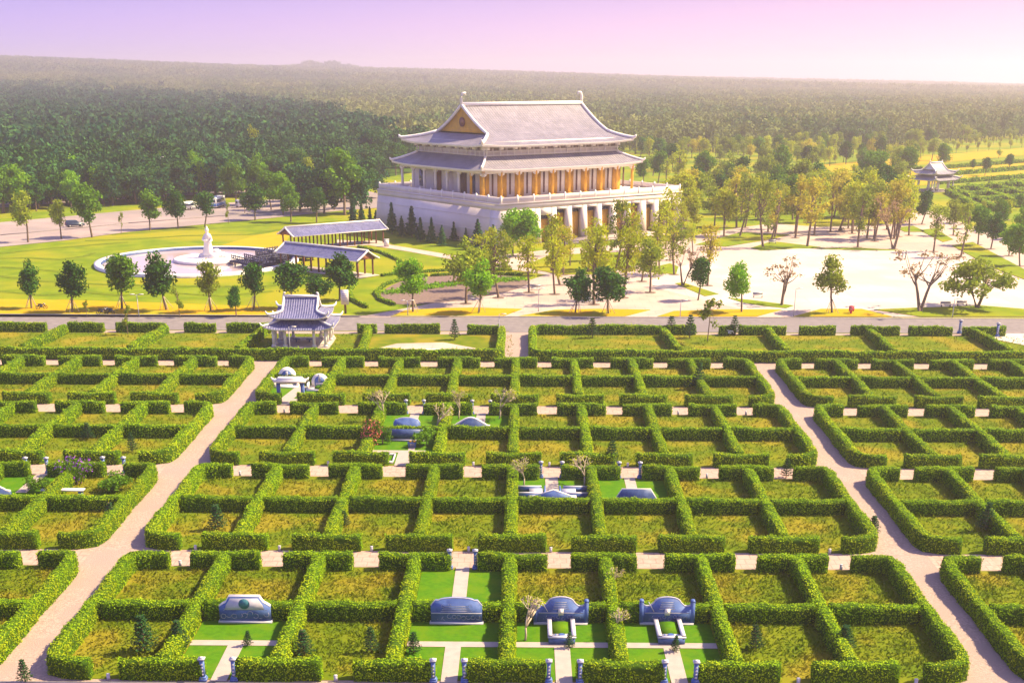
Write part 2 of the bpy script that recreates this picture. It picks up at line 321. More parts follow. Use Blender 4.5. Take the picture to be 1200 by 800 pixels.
def sheet(name,polys,m,lift,kind='structure',kerb=0):
    mb=MB()
    for poly in polys:
        a=sum(poly[i][0]*poly[(i+1)%len(poly)][1]-poly[(i+1)%len(poly)][0]*poly[i][1] for i in range(len(poly)))
        if a<0: poly=poly[::-1]
        mb.add([(x,y,zg(y)+lift) for x,y in poly],[tuple(range(len(poly)))])
        if kerb:
            mb.add([(x,y,zg(y)+lift) for x,y in poly]+[(x,y,zg(y)) for x,y in poly],[(i,len(poly)+i,len(poly)+(i+1)%len(poly),(i+1)%len(poly)) for i in range(len(poly))])
    return tag(mb.build(name,m),kind=kind)
def GP(pts): return [G(*p) for p in pts]
def curve(pts,n=8):     # closed Catmull-Rom
    out=[];L=len(pts)
    for i in range(L):
        p0,p1,p2,p3=[np.array(pts[(i+k)%L]) for k in (-1,0,1,2)]
        for t in np.linspace(0,1,n,endpoint=False):
            out.append(tuple(.5*((2*p1)+(-p0+p2)*t+(2*p0-5*p1+4*p2-p3)*t*t+(-p0+3*p1-3*p2+p3)*t**3)))
    return out
# cemetery base
XL,XR_=-112,112
mb=MB(); mb.add([(XL,40,zg(40)+.01),(XR_,40,zg(40)+.01),(XR_,YR,.01),(XL,YR,.01)],[(0,1,2,3)]); mb.add([(XL,YR,.01),(XR_,YR,.01),(XR_,199.5,.01),(XL,199.5,.01)],[(0,1,2,3)])
tag(mb.build('gravel_path',M['gravel']),kind='structure')
tops=[99.6,124.6,149.6,174.6]
aisle=[]
for t in tops[:3]: aisle.append([(XL,t+.4),(XR_,t+.4),(XR_,t+4.1),(XL,t+4.1)])
aisle.append([(XL,175),(XR_,175),(XR_,178),(XL,178)])
pa=[]
for t in aisle:
    for a,b in ((XL,-37.6),(-33,31),(35.3,XR_)): pa.append([(a,t[0][1]),(b,t[0][1]),(b,t[2][1]),(a,t[2][1])])
sheet('path',pa,M['paver'],.02)
sheet('access_road',[[(XL-60,200),(XR_+60,200),(XR_+60,212.6),(XL-60,212.6)],[(-2.2,178),(.9,178),(.9,200),(-2.2,200)]],M['asphalt'],.02)
sheet('road',[[(XL,40),(XR_,40),(XR_,78.0),(XL,78.0)]],M['asphalt'],.02)
secs=[(-101.6,-37.6),(-33,31),(35.3,99.3)]
plots=[]
for t in tops:
    b=t-20.5
    for a,c in secs:
        k=1.4; plots.append([(a+k,b-.3),(c-k,b-.3),(c-.1,b+k),(c-.1,t-k),(c-k,t+.3),(a+k,t+.3),(a+.1,t-k),(a+.1,b+k)])
strip=[(XL,178.6),(-2.8,178.6),(-2.8,197.2),(XL,197.2)],[(1.4,178.6),(XR_,178.6),(XR_,197.8),(1.4,197.8)]
sheet('soil',plots+list(strip),M['soil'],.04)
mb=MB()
for x in (-37.45,-33.15,31.15,35.15):
    for t in tops:
        y0,y1=t-19,t-1.4
        mb.add([(x-.09,y0,zg(y0)),(x+.09,y0,zg(y0)),(x+.09,y1,zg(y1)),(x-.09,y1,zg(y1)),(x-.09,y0,zg(y0)+.14),(x+.09,y0,zg(y0)+.14),(x+.09,y1,zg(y1)+.14),(x-.09,y1,zg(y1)+.14)],[(3,2,1,0),(4,5,6,7),(0,1,5,4),(1,2,6,5),(2,3,7,6),(3,0,4,7)])
mb.bx(XL-60,XR_+60,212.6,212.85,0,.14); mb.bx(-60,XR_,78.0,78.2,zg(78)-.05,zg(78)+.12)
tag(mb.build('kerb',M['kerb']),kind='structure')
# ------------------------------------------------------------------ hedges
def hedge_run(mb,pts,w=.96,h=1.49,dens=46,ls=.17,rng=None):
    rng=rng or RG
    pts=[np.array(p,float) for p in pts]
    P=[]
    for a,b in zip(pts,pts[1:]):
        n=max(1,int(np.linalg.norm(b-a)/.5)); P+= [a+(b-a)*i/n for i in range(n)]
    P.append(pts[-1]); P=np.array(P)
    T=np.gradient(P,axis=0); T/=np.linalg.norm(T,axis=1)[:,None]; Nn=np.stack([-T[:,1],T[:,0]],1)
    prof=np.array([(-.5,0),(-.52,.35),(-.5,.8),(-.42,.97),(0,1.0),(.42,.97),(.5,.8),(.52,.35),(.5,0)])
    rows=[]; f1,f2,f3=rng.random(3)*6.28
    for i in range(len(P)):
        q_=i*.5; ww=w*(1+rng.normal(0,.04)+.07*math.sin(q_*.55+f1)+.04*math.sin(q_*1.7+f2)); hh=h*(1+rng.normal(0,.02)+.05*math.sin(q_*.45+f3)+.03*math.sin(q_*1.3+f1))-.05
        rows.append([(P[i,0]+Nn[i,0]*a*ww+rng.normal(0,.03),P[i,1]+Nn[i,1]*a*ww+rng.normal(0,.03),b*hh+(rng.normal(0,.03) if b>0 else 0)) for a,b in prof])
    b0=mb.n; mb.grid(rows,flip=True)
    n=len(prof); mb.f.append(tuple(b0+k for k in range(n))); e0=b0+(len(rows)-1)*n; mb.f.append(tuple(e0+k for k in range(n))[::-1])
    # leaf cards over the surface (uniform over length and perimeter) and the two ends
    R=np.array(rows); L=np.linalg.norm(P[1:]-P[:-1],axis=1).sum(); per=w+2*h
    k=int(L*per*dens)
    i=rng.integers(0,len(rows)-1,k); t=rng.random(k)
    seg=np.array([.35,.45,.2,.42,.42,.2,.45,.35])*1.0; seg=np.array([.35*h,.45*h,.19*h,.44*w,.44*w,.19*h,.45*h,.35*h]); j=rng.choice(8,k,p=seg/seg.sum()); s=rng.random(k)
    A=R[i,j]*(1-t)[:,None]+R[i+1,j]*t[:,None]; B=R[i,j+1]*(1-t)[:,None]+R[i+1,j+1]*t[:,None]
    c=A*(1-s)[:,None]+B*s[:,None]
    d1=B-A; d2=R[i+1,j]-R[i,j]; nn=np.cross(d1,d2); nn/=np.linalg.norm(nn,axis=1)[:,None]+1e-9
    cen=np.stack([P[i,0],P[i,1],np.full(k,h*.5)],1); sg=np.sign(((c-cen)*nn).sum(1)); nn*=sg[:,None]
    ke=int(w*h*dens)
    for e,sgn in ((0,-1),(len(P)-1,1)):
        a=(rng.random(ke)-.5)*w; z=rng.random(ke)*h
        ce=np.stack([P[e,0]+Nn[e,0]*a,P[e,1]+Nn[e,1]*a,z],1); ne=np.tile([T[e,0]*sgn,T[e,1]*sgn,0],(ke,1)); c=np.concatenate([c,ce]); nn=np.concatenate([nn,ne])
    keep=(np.sin(c[:,0]*2.1+f1)+np.sin(c[:,1]*1.9+f2)+np.sin(c[:,2]*3+c[:,0]*.8+f3))<2.05+rng.random(len(c))*.9
    c=c[keep]; nn=nn[keep]
    leafcards(mb,c+nn*(rng.random(len(c))[:,None]**2*.13),nn,ls,rng,np.where(nn[:,2:3]>.6,.30,.5))
    ns=int(L*1.1)                      # shoots that stand out of the clipped faces
    i=rng.integers(0,len(rows)-1,ns); j=rng.choice([2,3,4,5,6],ns); b_=R[i,j]; out=np.stack([(j-4)*.25*Nn[i,0]*-1,(j-4)*.25*Nn[i,1]*-1,np.ones(ns)],1)
    for q in range(5): leafcards(mb,b_+out*(.02+.05*q)*rng.uniform(.5,1.3,(ns,1))+rng.normal(0,.04,(ns,3)),out,ls*.8,rng)
def leafcards(mb,c,nn,ls,rng,spread=.75):
    k=len(c); n=nn+rng.normal(0,spread,(k,3)); n/=np.linalg.norm(n,axis=1)[:,None]+1e-9
    a=rng.normal(0,1,(k,3)); e1=np.cross(n,a); e1/=np.linalg.norm(e1,axis=1)[:,None]+1e-9; e2=np.cross(n,e1)
    sz=ls*(.6+.8*rng.random(k))[:,None]*.5; e1*=sz; e2*=sz*.75
    mb.quads(np.stack([c-e1-e2*.4,c-e2,c+e1+e2*.4,c+e2],1))
def hmesh(name,runs,dens=46,ls=.17,seed=1,**k):
    rng=np.random.default_rng(seed); mb=MB()
    for r_ in runs: hedge_run(mb,r_,dens=dens,ls=ls,rng=rng,**k)
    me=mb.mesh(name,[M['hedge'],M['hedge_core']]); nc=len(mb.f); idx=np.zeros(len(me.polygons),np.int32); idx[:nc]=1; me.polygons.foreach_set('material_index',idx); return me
HALF=10.25
def I_runs(b1=2.9,b2=2.9,c1=2.9,c2=2.9): return [[(0,-HALF+.5),(0,HALF-.5)],[(-b1,HALF),(b2,HALF)],[(-c1,-HALF),(c2,-HALF)]]
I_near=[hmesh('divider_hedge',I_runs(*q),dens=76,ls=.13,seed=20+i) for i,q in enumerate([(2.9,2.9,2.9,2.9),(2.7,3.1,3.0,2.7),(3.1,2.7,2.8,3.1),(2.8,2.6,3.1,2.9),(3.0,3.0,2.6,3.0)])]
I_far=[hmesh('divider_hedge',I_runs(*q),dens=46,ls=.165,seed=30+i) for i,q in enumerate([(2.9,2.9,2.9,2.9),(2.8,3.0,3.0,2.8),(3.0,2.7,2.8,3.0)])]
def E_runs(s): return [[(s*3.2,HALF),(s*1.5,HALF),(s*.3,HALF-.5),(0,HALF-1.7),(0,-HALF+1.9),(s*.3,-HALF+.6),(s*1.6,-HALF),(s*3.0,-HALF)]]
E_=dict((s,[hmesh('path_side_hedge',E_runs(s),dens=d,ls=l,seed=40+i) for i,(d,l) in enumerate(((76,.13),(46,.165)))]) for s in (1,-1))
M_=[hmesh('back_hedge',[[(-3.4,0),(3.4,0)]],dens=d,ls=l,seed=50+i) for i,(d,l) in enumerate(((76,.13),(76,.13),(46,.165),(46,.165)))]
ORD=['first','second','third','fourth','fifth','sixth','seventh','eighth','ninth','tenth','eleventh','twelfth']
ROWN=['nearest','second nearest','third nearest','farthest']
def vis(x,y,m=60,z=1):
    px,py=PX(x,y,zg(y)+z); return -m<px<1200+m and py<800+m+60
hk=0
for bi,t in enumerate(tops):
    cy=t-HALF; z=zg(cy); near=bi<2
    def place(me,name,x,lab,cat,grp,rz=0,y=cy):
        o=inst(name,me,(x,y,zg(y)),rx=SL if rz==0 else -SL,rz=rz); tag(o,lab,cat,grp); return o
    cents=[-33+8*i for i in range(1,8)]
    for i,x in enumerate(cents):
        lst=I_near if near else I_far
        place(lst[(i*2+bi)%len(lst)],'divider_hedge',x,f'H-shaped dividing hedge, {ORD[i]} right of the left path, {ROWN[bi]} block','hedge','dividing hedges between the plots',rz=0)
    for i,x in enumerate([-33+8*k+4 for k in range(8)]):
        place(M_[(0 if near else 2)+(i+bi)%2],'back_hedge',x,f'short back hedge, {ORD[i]} plot right of the left path, {ROWN[bi]} block','hedge','back hedges across the plots',y=t-10.4)
    place(E_[1][0 if near else 1],'path_side_hedge',-33,f'long hedge on the right edge of the left path, {ROWN[bi]} block','hedge','hedges lining the gravel paths')
    place(E_[-1][0 if near else 1],'path_side_hedge',31,f'long hedge on the left edge of the right path, {ROWN[bi]} block','hedge','hedges lining the gravel paths')
    place(E_[-1][0 if near else 1],'path_side_hedge',-37.6,f'long hedge on the left edge of the left path, {ROWN[bi]} block','hedge','hedges lining the gravel paths')
    place(E_[1][0 if near else 1],'path_side_hedge',35.3,f'long hedge on the right edge of the right path, {ROWN[bi]} block','hedge','hedges lining the gravel paths')
    for sgn,x0,nm in ((-1,-37.6,'left of the left path'),(1,35.3,'right of the right path')):
        for i in range(1,9):
            x=x0+sgn*8*i; xm=x-sgn*4
            if vis(xm-sgn*3.4,t,20):
                place(M_[(0 if near else 2)+(i+bi)%2],'back_hedge',xm,f'short back hedge, {ORD[i-1]} plot {nm}, {ROWN[bi]} block','hedge','back hedges across the plots',y=t-10.4)
            if vis(x-sgn*3,t,10):
                place((I_near if near else I_far)[(i+bi)%3],'divider_hedge',x,f'H-shaped dividing hedge, {ORD[i-1]} {nm}, {ROWN[bi]} block','hedge','dividing hedges between the plots')
# roadside strip
def strip_hedge(pts,lab,grp,seed,**k):
    c=np.mean(np.array(pts),axis=0)
    me=hmesh('strip_hedge',[[(p[0]-c[0],p[1]-c[1]) for p in pts]],dens=30,ls=.21,seed=seed,**k)
    o=inst('boundary_hedge',me,(c[0],c[1],zg(c[1]))); tag(o,lab,'hedge',grp); return o
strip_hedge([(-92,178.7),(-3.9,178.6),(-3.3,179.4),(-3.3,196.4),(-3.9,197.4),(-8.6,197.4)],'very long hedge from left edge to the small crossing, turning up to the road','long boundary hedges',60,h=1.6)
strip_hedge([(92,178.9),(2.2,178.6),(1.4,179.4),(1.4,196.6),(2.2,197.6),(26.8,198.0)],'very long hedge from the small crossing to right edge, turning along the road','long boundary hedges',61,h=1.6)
segs=[(-88,-74.5),(-71,-65.5),(-63.5,-55.8),(-52.8,-48),(-46.2,-39.3),(-25.8,-22.9),(-21.5,-13),(30.5,33.0),(33.6,40.8),(43,48.5),(51,58.4),(60,66.6),(68.3,74.8),(79,86)]
for i,(a,b) in enumerate(segs):
    a_,b_=a,b
    strip_hedge([(a_,198),(b_,198)],f'low roadside hedge piece, {ORD[i] if i<7 else ORD[i-7]} from the left {"in the left half" if i<7 else "in the right half"}','hedge pieces along the access road',62+i)
dv=[(-72.1,181.2,-71.1,196.8),(-56.5,181,-55.5,197),(-41,181,-40,196),(-23,179.8,-24,197),(22.4,182,21.6,196.8),(37.8,180.7,37.8,197),(53.1,180.5,53.5,197),(70,182,69.5,197)]
for i,(a,b,c,d) in enumerate(dv):
    strip_hedge([(a,b),(c,d)],f'{ORD[i]} cross hedge from the left in the grassy strip beside the road','cross hedges in the roadside strip',90+i)
# ------------------------------------------------------------------ weeds (uncountable)
GROOMED=[(-21,78.5,89.2),(-5,78.5,89.2),(3,78.5,89.2),(11,78.5,89.2),(-5,89.6,99.8),(11,114.6,125),(3,114.6,125),(-49.6,114.6,125),(-5,139.6,150),(-13,139.6,150),(-13,129,139),(-29.5,154,164)]
def in_groomed(x,y):
    m=np.zeros(len(x),bool)
    for cx,a,b in GROOMED: m|=(np.abs(x-cx)<3.6)&(y>a)&(y<b)
    return m
cs=[]
for t in tops:
    for a,c in secs:
        n=int((c-a)*20*(24 if t<110 else 14 if t<130 else 8)); x=RG.uniform(a+.8,c-.8,n); y=RG.uniform(t-20,t-.5,n)
        k=np.abs(x)<(y*.42+3); cs.append(np.stack([x[k],y[k]],1))
n=9000; x=RG.uniform(-88,88,n); y=RG.uniform(179.5,196.8,n); k=(np.abs(x)>1.5)&~((x>-23)&(x<-5)&(y>181)); cs.append(np.stack([x,y],1)[k])
c=np.concatenate(cs); c=c[~in_groomed(c[:,0],c[:,1])]
z=S*(np.minimum(c[:,1],YR)-YR)+.03; k=len(c)
den=.5+.5*np.sin(c[:,0]*.9+1.3*np.sin(c[:,1]*.7)); hh=(.10+.18*RG.random(k)*(.4+den)); an=RG.random(k)*PI; wd=.07+.11*RG.random(k)
lean=RG.normal(0,.16,(k,2))
e=np.stack([np.cos(an)*wd,np.sin(an)*wd,np.zeros(k)],1)*.5; p=np.stack([c[:,0],c[:,1],z],1); top=p+np.stack([lean[:,0],lean[:,1],hh],1)
mb=MB(); mb.quads(np.stack([p-e*.6,p+e*.6,top+e*.9,top-e*.9],1)); tag(mb.build('weeds',M['weed']),'tall yellow green weeds growing inside the hedged plots','grass',kind='stuff')
# ------------------------------------------------------------------ roofs
class Roof:
    """hipped (or hip and gable) roof with concave slopes and lifted corners over a rectangle"""
    def __init__(s,x0,x1,y0,y1,z0,run,zt,c=.55,lift=.6,full=None,rr=None):
        s.k=(rr or run)/run; s.r=(x0,x1,y0,y1); s.z0=z0; s.run=run; s.zt=zt; s.c=c; s.lift=lift; s.full=full or run
    def prof(s,d):
        t=d/s.full; return s.z0+(s.zt-s.z0)*(s.c*t+(1-s.c)*t*t)
    def pt(s,side,a,d,off=0):
        x0,x1,y0,y1=s.r; dd=min(d,s.run)
        if side in 'fb':
            lo,hi=x0+dd,x1-dd*s.k; x=lo+(hi-lo)*a; y=y0+d if side=='f' else y1-d
        else:
            lo,hi=y0+dd,y1-dd; y=lo+(hi-lo)*a; x=x0+d if side=='l' else x1-d*s.k
        L=(x1-x0) if side in 'fb' else (y1-y0)
        dc=min(a,1-a)*L; R=L*.22
        k=max(0,1-dc/R)**2*max(0,1-d/(s.run*1.01))**1.2*s.lift
        return (x,y,s.prof(d)+k+off)
    def plane(s,mb,side,dmax,nd=8,na=28,off=0,flip=False):
        mb.grid([[s.pt(side,a/na,dmax*i/nd,off) for a in range(na+1)] for i in range(nd+1)],flip=flip^(side in 'bl'))
    def tiles(s,parent,m,name='roof',gable=False):
        mb=MB(); D=(s.r[3]-s.r[2])/2
        for sd in 'fb': s.plane(mb,sd,s.full if gable else s.run,nd=14 if gable else 7)
        for sd in 'lr': s.plane(mb,sd,s.run,nd=6)
        return mb.build(name,m,parent,smooth_=True)
    def eave(s,parent,m,th=.35,inn=1.6,name='eave'):
        mb=MB(); na=28
        for sd in 'fblr':
            rows=[[s.pt(sd,a/na,0,.02) for a in range(na+1)],[s.pt(sd,a/na,0,-th) for a in range(na+1)],[tuple(np.array(s.pt(sd,a/na,inn,0))*[1,1,0]+[0,0,s.z0-th*.6]) for a in range(na+1)]]
            mb.grid(rows)
        return mb.build(name,m,parent)
    def hips(s,parent,r_=.3,tip=.9,dmax=None):
        dmax=dmax or s.run
        for sx,side in ((0,'f'),(1,'f'),(0,'b'),(1,'b')):
            P=[s.pt(side,sx,dmax*i/8,r_*.6) for i in range(8,-1,-1)]
            e=Vector(P[-1]); d=(Vector(P[-1])-Vector(P[-2])); d.z=0; d.normalize()
            P+= [e+d*tip*.45+Vector((0,0,tip*.25)),e+d*tip*.75+Vector((0,0,tip*.8))]
            q=MB(); q.tube(P,[r_]*9+[r_*.9,r_*.35],n=6); q.build('hip_ridge',M['trim'],parent)
def gable_roof_parts(R,parent,g_mat,r_,tip,finial,ornament=True,m_trim=None):
    x0,x1,y0,y1=R.r; m_trim=m_trim or M['trim']; cy=(y0+y1)/2; g=R.run; gk=g*R.k
    R.hips(parent,r_,tip)
    for gx in (x0+g,x1-gk):
        for side in 'fb':
            P=[(gx,(y0+d) if side=='f' else (y1-d),R.prof(d)+r_*.6) for d in np.linspace(g,R.full,9)]
            mb=MB(); mb.tube(P,r_,n=6); mb.build('gable_ridge',m_trim,parent)
    zt=R.zt+r_*.7
    mb=MB(); mb.tube([(x0+g,cy,zt),(x1-gk,cy,zt)],r_*1.25,n=6); mb.build('ridge',m_trim,parent)
    for gx,sg in ((x0+g,-1),(x1-gk,1)):
        mb=MB(); mb.tube([(gx,cy,zt-r_),(gx+sg*finial*.05,cy,zt+finial*.55),(gx-sg*finial*.12,cy,zt+finial*.95),(gx-sg*finial*.42,cy,zt+finial*1.0),(gx-sg*finial*.5,cy,zt+finial*.78)],[r_*1.1,r_*.8,r_*.9,r_*.7,r_*.3],n=6); mb.build('finial',m_trim,parent)
    e=r_*2; out=None
    for gx,sg in ((x0+g,1),(x1-gk,-1)):
        mb=MB(); poly=[(y0+d,R.prof(d)-.05) for d in np.linspace(g+e,R.full,7)]+[(y1-d,R.prof(d)-.05) for d in np.linspace(R.full,g+e,7)[1:]]
        mb.xprism(poly,min(gx+sg*r_*.6,gx+sg*(r_*.6+.3)),max(gx+sg*r_*.6,gx+sg*(r_*.6+.3)))
        o=mb.build('gable',g_mat,parent); out=out or o
    return out
# ------------------------------------------------------------------ temple
TA=.6785; T=empty('temple',(-5.53,303.8,0),rz=TA); tag(T,'large white two storey temple hall with sweeping slate roofs on a walled podium','temple')
W_,D_,PH=60.5,53.5,9.52
mb=MB(); bt=.75
# battered podium as shell: left, right, back walls and recessed front
def batter(mb,x0,x1,y0,y1,z0,z1,b0,b1,b2,b3):
    mb.add([(x0,y0,z0),(x1,y0,z0),(x1,y1,z0),(x0,y1,z0),(x0+b0,y0+b2,z1),(x1-b1,y0+b2,z1),(x1-b1,y1-b3,z1),(x0+b0,y1-b3,z1)],[(3,2,1,0),(4,5,6,7),(0,1,5,4),(1,2,6,5),(2,3,7,6),(3,0,4,7)])
batter(mb,0,W_,4.5,D_,0,8.0,bt*.85,bt*.85,0,bt*.85)
mb.bx(.62,W_-.62,.62,D_-.62,8.0,PH-.3); mb.bx(.5,W_-.5,.5,D_-.5,PH-.3,PH)
ops=[(7.9,10.9,6.3),(12.6,15.9,6.3)]+[(17.6+4.85*i,17.6+4.85*i+3.2,7.4) for i in range(6)]+[(47.2,49.8,6.9),(51.6,54.2,6.3),(55.9,58.3,6.3)]
prev=0; 
def pier(a,b,lb=0,rb=0): batter(mb,a,b,0,4.5,0,8.0,lb,rb,bt*.85,0)
pier(0,ops[0][0],lb=bt*.85)
for (a,b,h),(c,d,k) in zip(ops,ops[1:]): 
    mb.add([(b,0,0),(c,0,0),(c,1.6,0),(b,1.6,0),(b,bt*.85,8),(c,bt*.85,8),(c,1.6,8),(b,1.6,8)],[(3,2,1,0),(4,5,6,7),(0,1,5,4),(1,2,6,5),(2,3,7,6),(3,0,4,7)])
pier(ops[-1][1],W_,rb=bt*.85)
for a,b,h in ops: 
    f0=bt*.85*h/8; mb.add([(a,f0,h),(b,f0,h),(b,1.6,h),(a,1.6,h),(a,bt*.85,8),(b,bt*.85,8),(b,1.6,8),(a,1.6,8)],[(3,2,1,0),(4,5,6,7),(0,1,5,4),(1,2,6,5),(2,3,7,6),(3,0,4,7)])
mb.build('podium',M['temple'],T)
for i,(a,b,h) in enumerate(ops):
    q=MB(); q.bx(a+.02,b-.02,1.75,1.95,0.02,h-1.0); dd=q.build('door',M['wood'],T)
    q=MB(); q.bx(a+.02,b-.02,1.78,1.92,h-.95,h); q.build('window',M['glass'],T)
mb=MB(); mb.bx(-.02,.0,0,0,0,0)
mb=MB()
for z_,t_ in ((6.2,.05),(3.1,.05)):
    o_=bt*.85*z_/8
    mb.bx(o_-.06,o_+.1,.3,D_-.3,z_-t_,z_+t_)
mb.build('wall_band',M['temple'],T)
# parapet
mb=MB(); a=.9
for (x0,x1,y0,y1) in ((a,W_-a,a,a+.3),(a,W_-a,D_-a-.3,D_-a),(a,a+.3,a+.3,D_-a-.3),(W_-a-.3,W_-a,a+.3,D_-a-.3)): mb.bx(x0,x1,y0,y1,PH,PH+1.35)
par=mb.build('parapet',M['temple'],T)
PSP=[(a+(W_-2*a-.4)*i/12+.2,y) for i in range(13) for y in (a+.12,D_-a-.12)]+[(x,a+(D_-2*a-.4)*i/11+.2) for i in range(1,11) for x in (a+.12,W_-a-.12)]
for x,y in PSP:
    q=MB(); q.box((x,y,PH+.82),(.36,.36,1.64)); q.box((x,y,PH+1.72),(.26,.26,.16),tx=.5,ty=.5); q.build('post',M['trim'],par)

# lower storey
EX0,EX1,EY0,EY1=1.2,53.2,8.5,46.6; EZ=16.3
cx0,cx1,cy0,cy1=EX0+1.9,EX1-1.9,EY0+1.9,EY1-1.9
wx0,wx1,wy0,wy1=cx0+3.2,cx1-3.2,cy0+3.0,cy1-.2
mb=MB(); mb.bx(wx0,wx1,wy0,wy1,PH,EZ+1.5); mb.build('wall',M['white'],T)
nb=9; cw=(cx1-cx0)/nb
for i in range(nb+1):
    x=cx0+cw*i; q=MB(); q.tube([(x,cy0,PH),(x,cy0,EZ-.1)],.36,n=10); q.box((x,cy0,PH+.25),(1.0,1.0,.5)); q.build('column',M['wood'],T)
for i in range(nb):
    x=cx0+cw*(i+.5)
    q=MB(); q.bx(x-1.55,x+1.25,wy0-.14,wy0-.02,PH+.1,EZ-1.2); dr=q.build('door',M['wood'],T)
    q=MB(); q.bx(x-.06,x+.06,wy0-.2,wy0-.145,PH+.1,EZ-1.2); q.build('door_stile',M['wood_dark'],dr)
    q=MB(); q.bx(x+2.1,x+2.55,wy0-.14,wy0-.02,PH+.6,EZ-1.3); q.build('window',M['wood_dark'],T)
# left side: colonnade
nl=7; cl=(cy1-cy0)/nl
for i in range(1,nl+1):
    y=cy0+cl*i; q=MB(); q.tube([(cx0,y,PH),(cx0,y,EZ-.1)],.33,n=10); q.box((cx0,y,PH+.25),(.9,.9,.5)); q.build('column',M['trim' if i>1 else 'wood'],T)
    q=MB(); q.tube([(cx1,y,PH),(cx1,y,EZ-.1)],.33,n=10); q.build('column',M['wood_red'],T)
for y,wd,m_,z0_,z1_ in ((14.6,1.6,'glass',1,5.2),(18.6,1.6,'glass',1,5.2),(23,3.4,'wood_dark',.1,5.4),(28.5,3.2,'temple',.1,5.4),(33.5,3.2,'wood_red',.1,5.4),(40.5,2.2,'glass',1.2,5.2)):
    q=MB(); q.bx(wx0-.14,wx0-.02,y-wd/2,y+wd/2,PH+z0_,PH+z1_); q.build('window' if m_=='glass' else 'door',M[m_],T)
mb=MB() # frieze
for (x0,x1,y0,y1) in ((cx0-.3,cx1+.3,cy0-.3,cy0+.3),(cx0-.3,cx1+.3,cy1-.3,cy1+.3),(cx0-.3,cx0+.3,cy0+.3,cy1-.3),(cx1-.3,cx1+.3,cy0+.3,cy1-.3)): mb.bx(x0,x1,y0,y1,EZ-.9,EZ-.1)
for i in range(nb+1):
    x=cx0+cw*i; mb.box((x,cy0,EZ-1.05),(1.7,.4,.5)); mb.box((x,cy0,EZ-1.35),(.9,.42,.3))
for i in range(nl+1):
    y=cy0+cl*i; mb.box((cx0,y,EZ-1.05),(.4,1.7,.5)); mb.box((cx0,y,EZ-1.35),(.42,.9,.3))
mb.build('frieze',M['trim'],T)
R1=Roof(EX0,EX1,EY0,EY1,EZ,5.0,19.0,c=.75,lift=.5); R1.tiles(T,M['tile_temple'],'lower_roof'); R1.eave(T,M['trim'],.5,1.7)
R1.hips(T,.3,.7)
# upper storey
UX0,UX1,UY0,UY1=EX0+5.0,EX1-5.0,EY0+5.0,EY1-5.0
mb=MB(); mb.bx(UX0,UX1,UY0,UY1,17.5,22.3); up=mb.build('upper_wall',M['temple'],T)
mb=MB()
for i in range(20):
    x=UX0+(UX1-UX0)*(i+.5)/20; mb.bx(x-.7,x+.7,UY0-.1,UY0-.02,20.3,20.9)
for i in range(14):
    y=UY0+(UY1-UY0)*(i+.5)/14; mb.bx(UX0-.1,UX0-.02,y-.8,y+.8,20.4,21.0)
mb.build('vent',M['vent'],up)
mb=MB()
for i in range(11):
    x=UX0+(UX1-UX0)*i/10; mb.box((x,UY0-.5,20.9),(.9,1.2,.8)); mb.box((x,UY0-.4,19.9),(.18,.3,1.5))
for i in range(9):
    y=UY0+(UY1-UY0)*i/8; mb.box((UX0-.5,y,20.9),(1.2,.9,.8)); mb.box((UX0-.4,y,19.9),(.3,.18,1.5))
for i in range(21):
    x=UX0+(UX1-UX0)*i/20; mb.box((x,UY0-.45,19.6),(.12,.12,1.1))
for i in range(17):
    y=UY0+(UY1-UY0)*i/16; mb.box((UX0-.45,y,19.6),(.12,.12,1.1))
mb.bx(UX0-.55,UX1+.55,UY0-.55,UY0-.35,20.05,20.2); mb.bx(UX0-.55,UX0-.35,UY0-.3,UY1+.3,20.05,20.2)
mb.bx(UX0-.55,UX1+.55,UY0-.55,UY0-.35,19.2,19.35); mb.bx(UX0-.55,UX0-.35,UY0-.3,UY1+.3,19.2,19.35)
mb.build('bracket',M['trim'],T)
R2=Roof(3.3,52.0,11.0,45.0,21.5,6.6,30.0,c=.42,lift=.55,full=17.0,rr=3.2); R2.tiles(T,M['tile_temple'],'upper_roof',gable=True); R2.eave(T,M['trim'],.5,2.2)
gb=gable_roof_parts(R2,T,M['wood'],.40,.9,2.6)
mb=MB(); mb.vprism([(0,0)],0,0) if False else None
q=[(28.0+1.1*math.cos(t),26.3+1.1*math.sin(t)) for t in np.linspace(0,2*PI,16,endpoint=False)]
mb.xprism(q,3.2+6.6+.05,3.2+6.6+.3); mb.build('emblem',M['wood_red'],gb)
# front steps and doorway platform
mb=MB(); mb.bx(15,48,-6,-0.1,0,.3); mb.bx(16,47,-4.5,-0.1,.3,.6); mb.build('step',M['slab'],T)
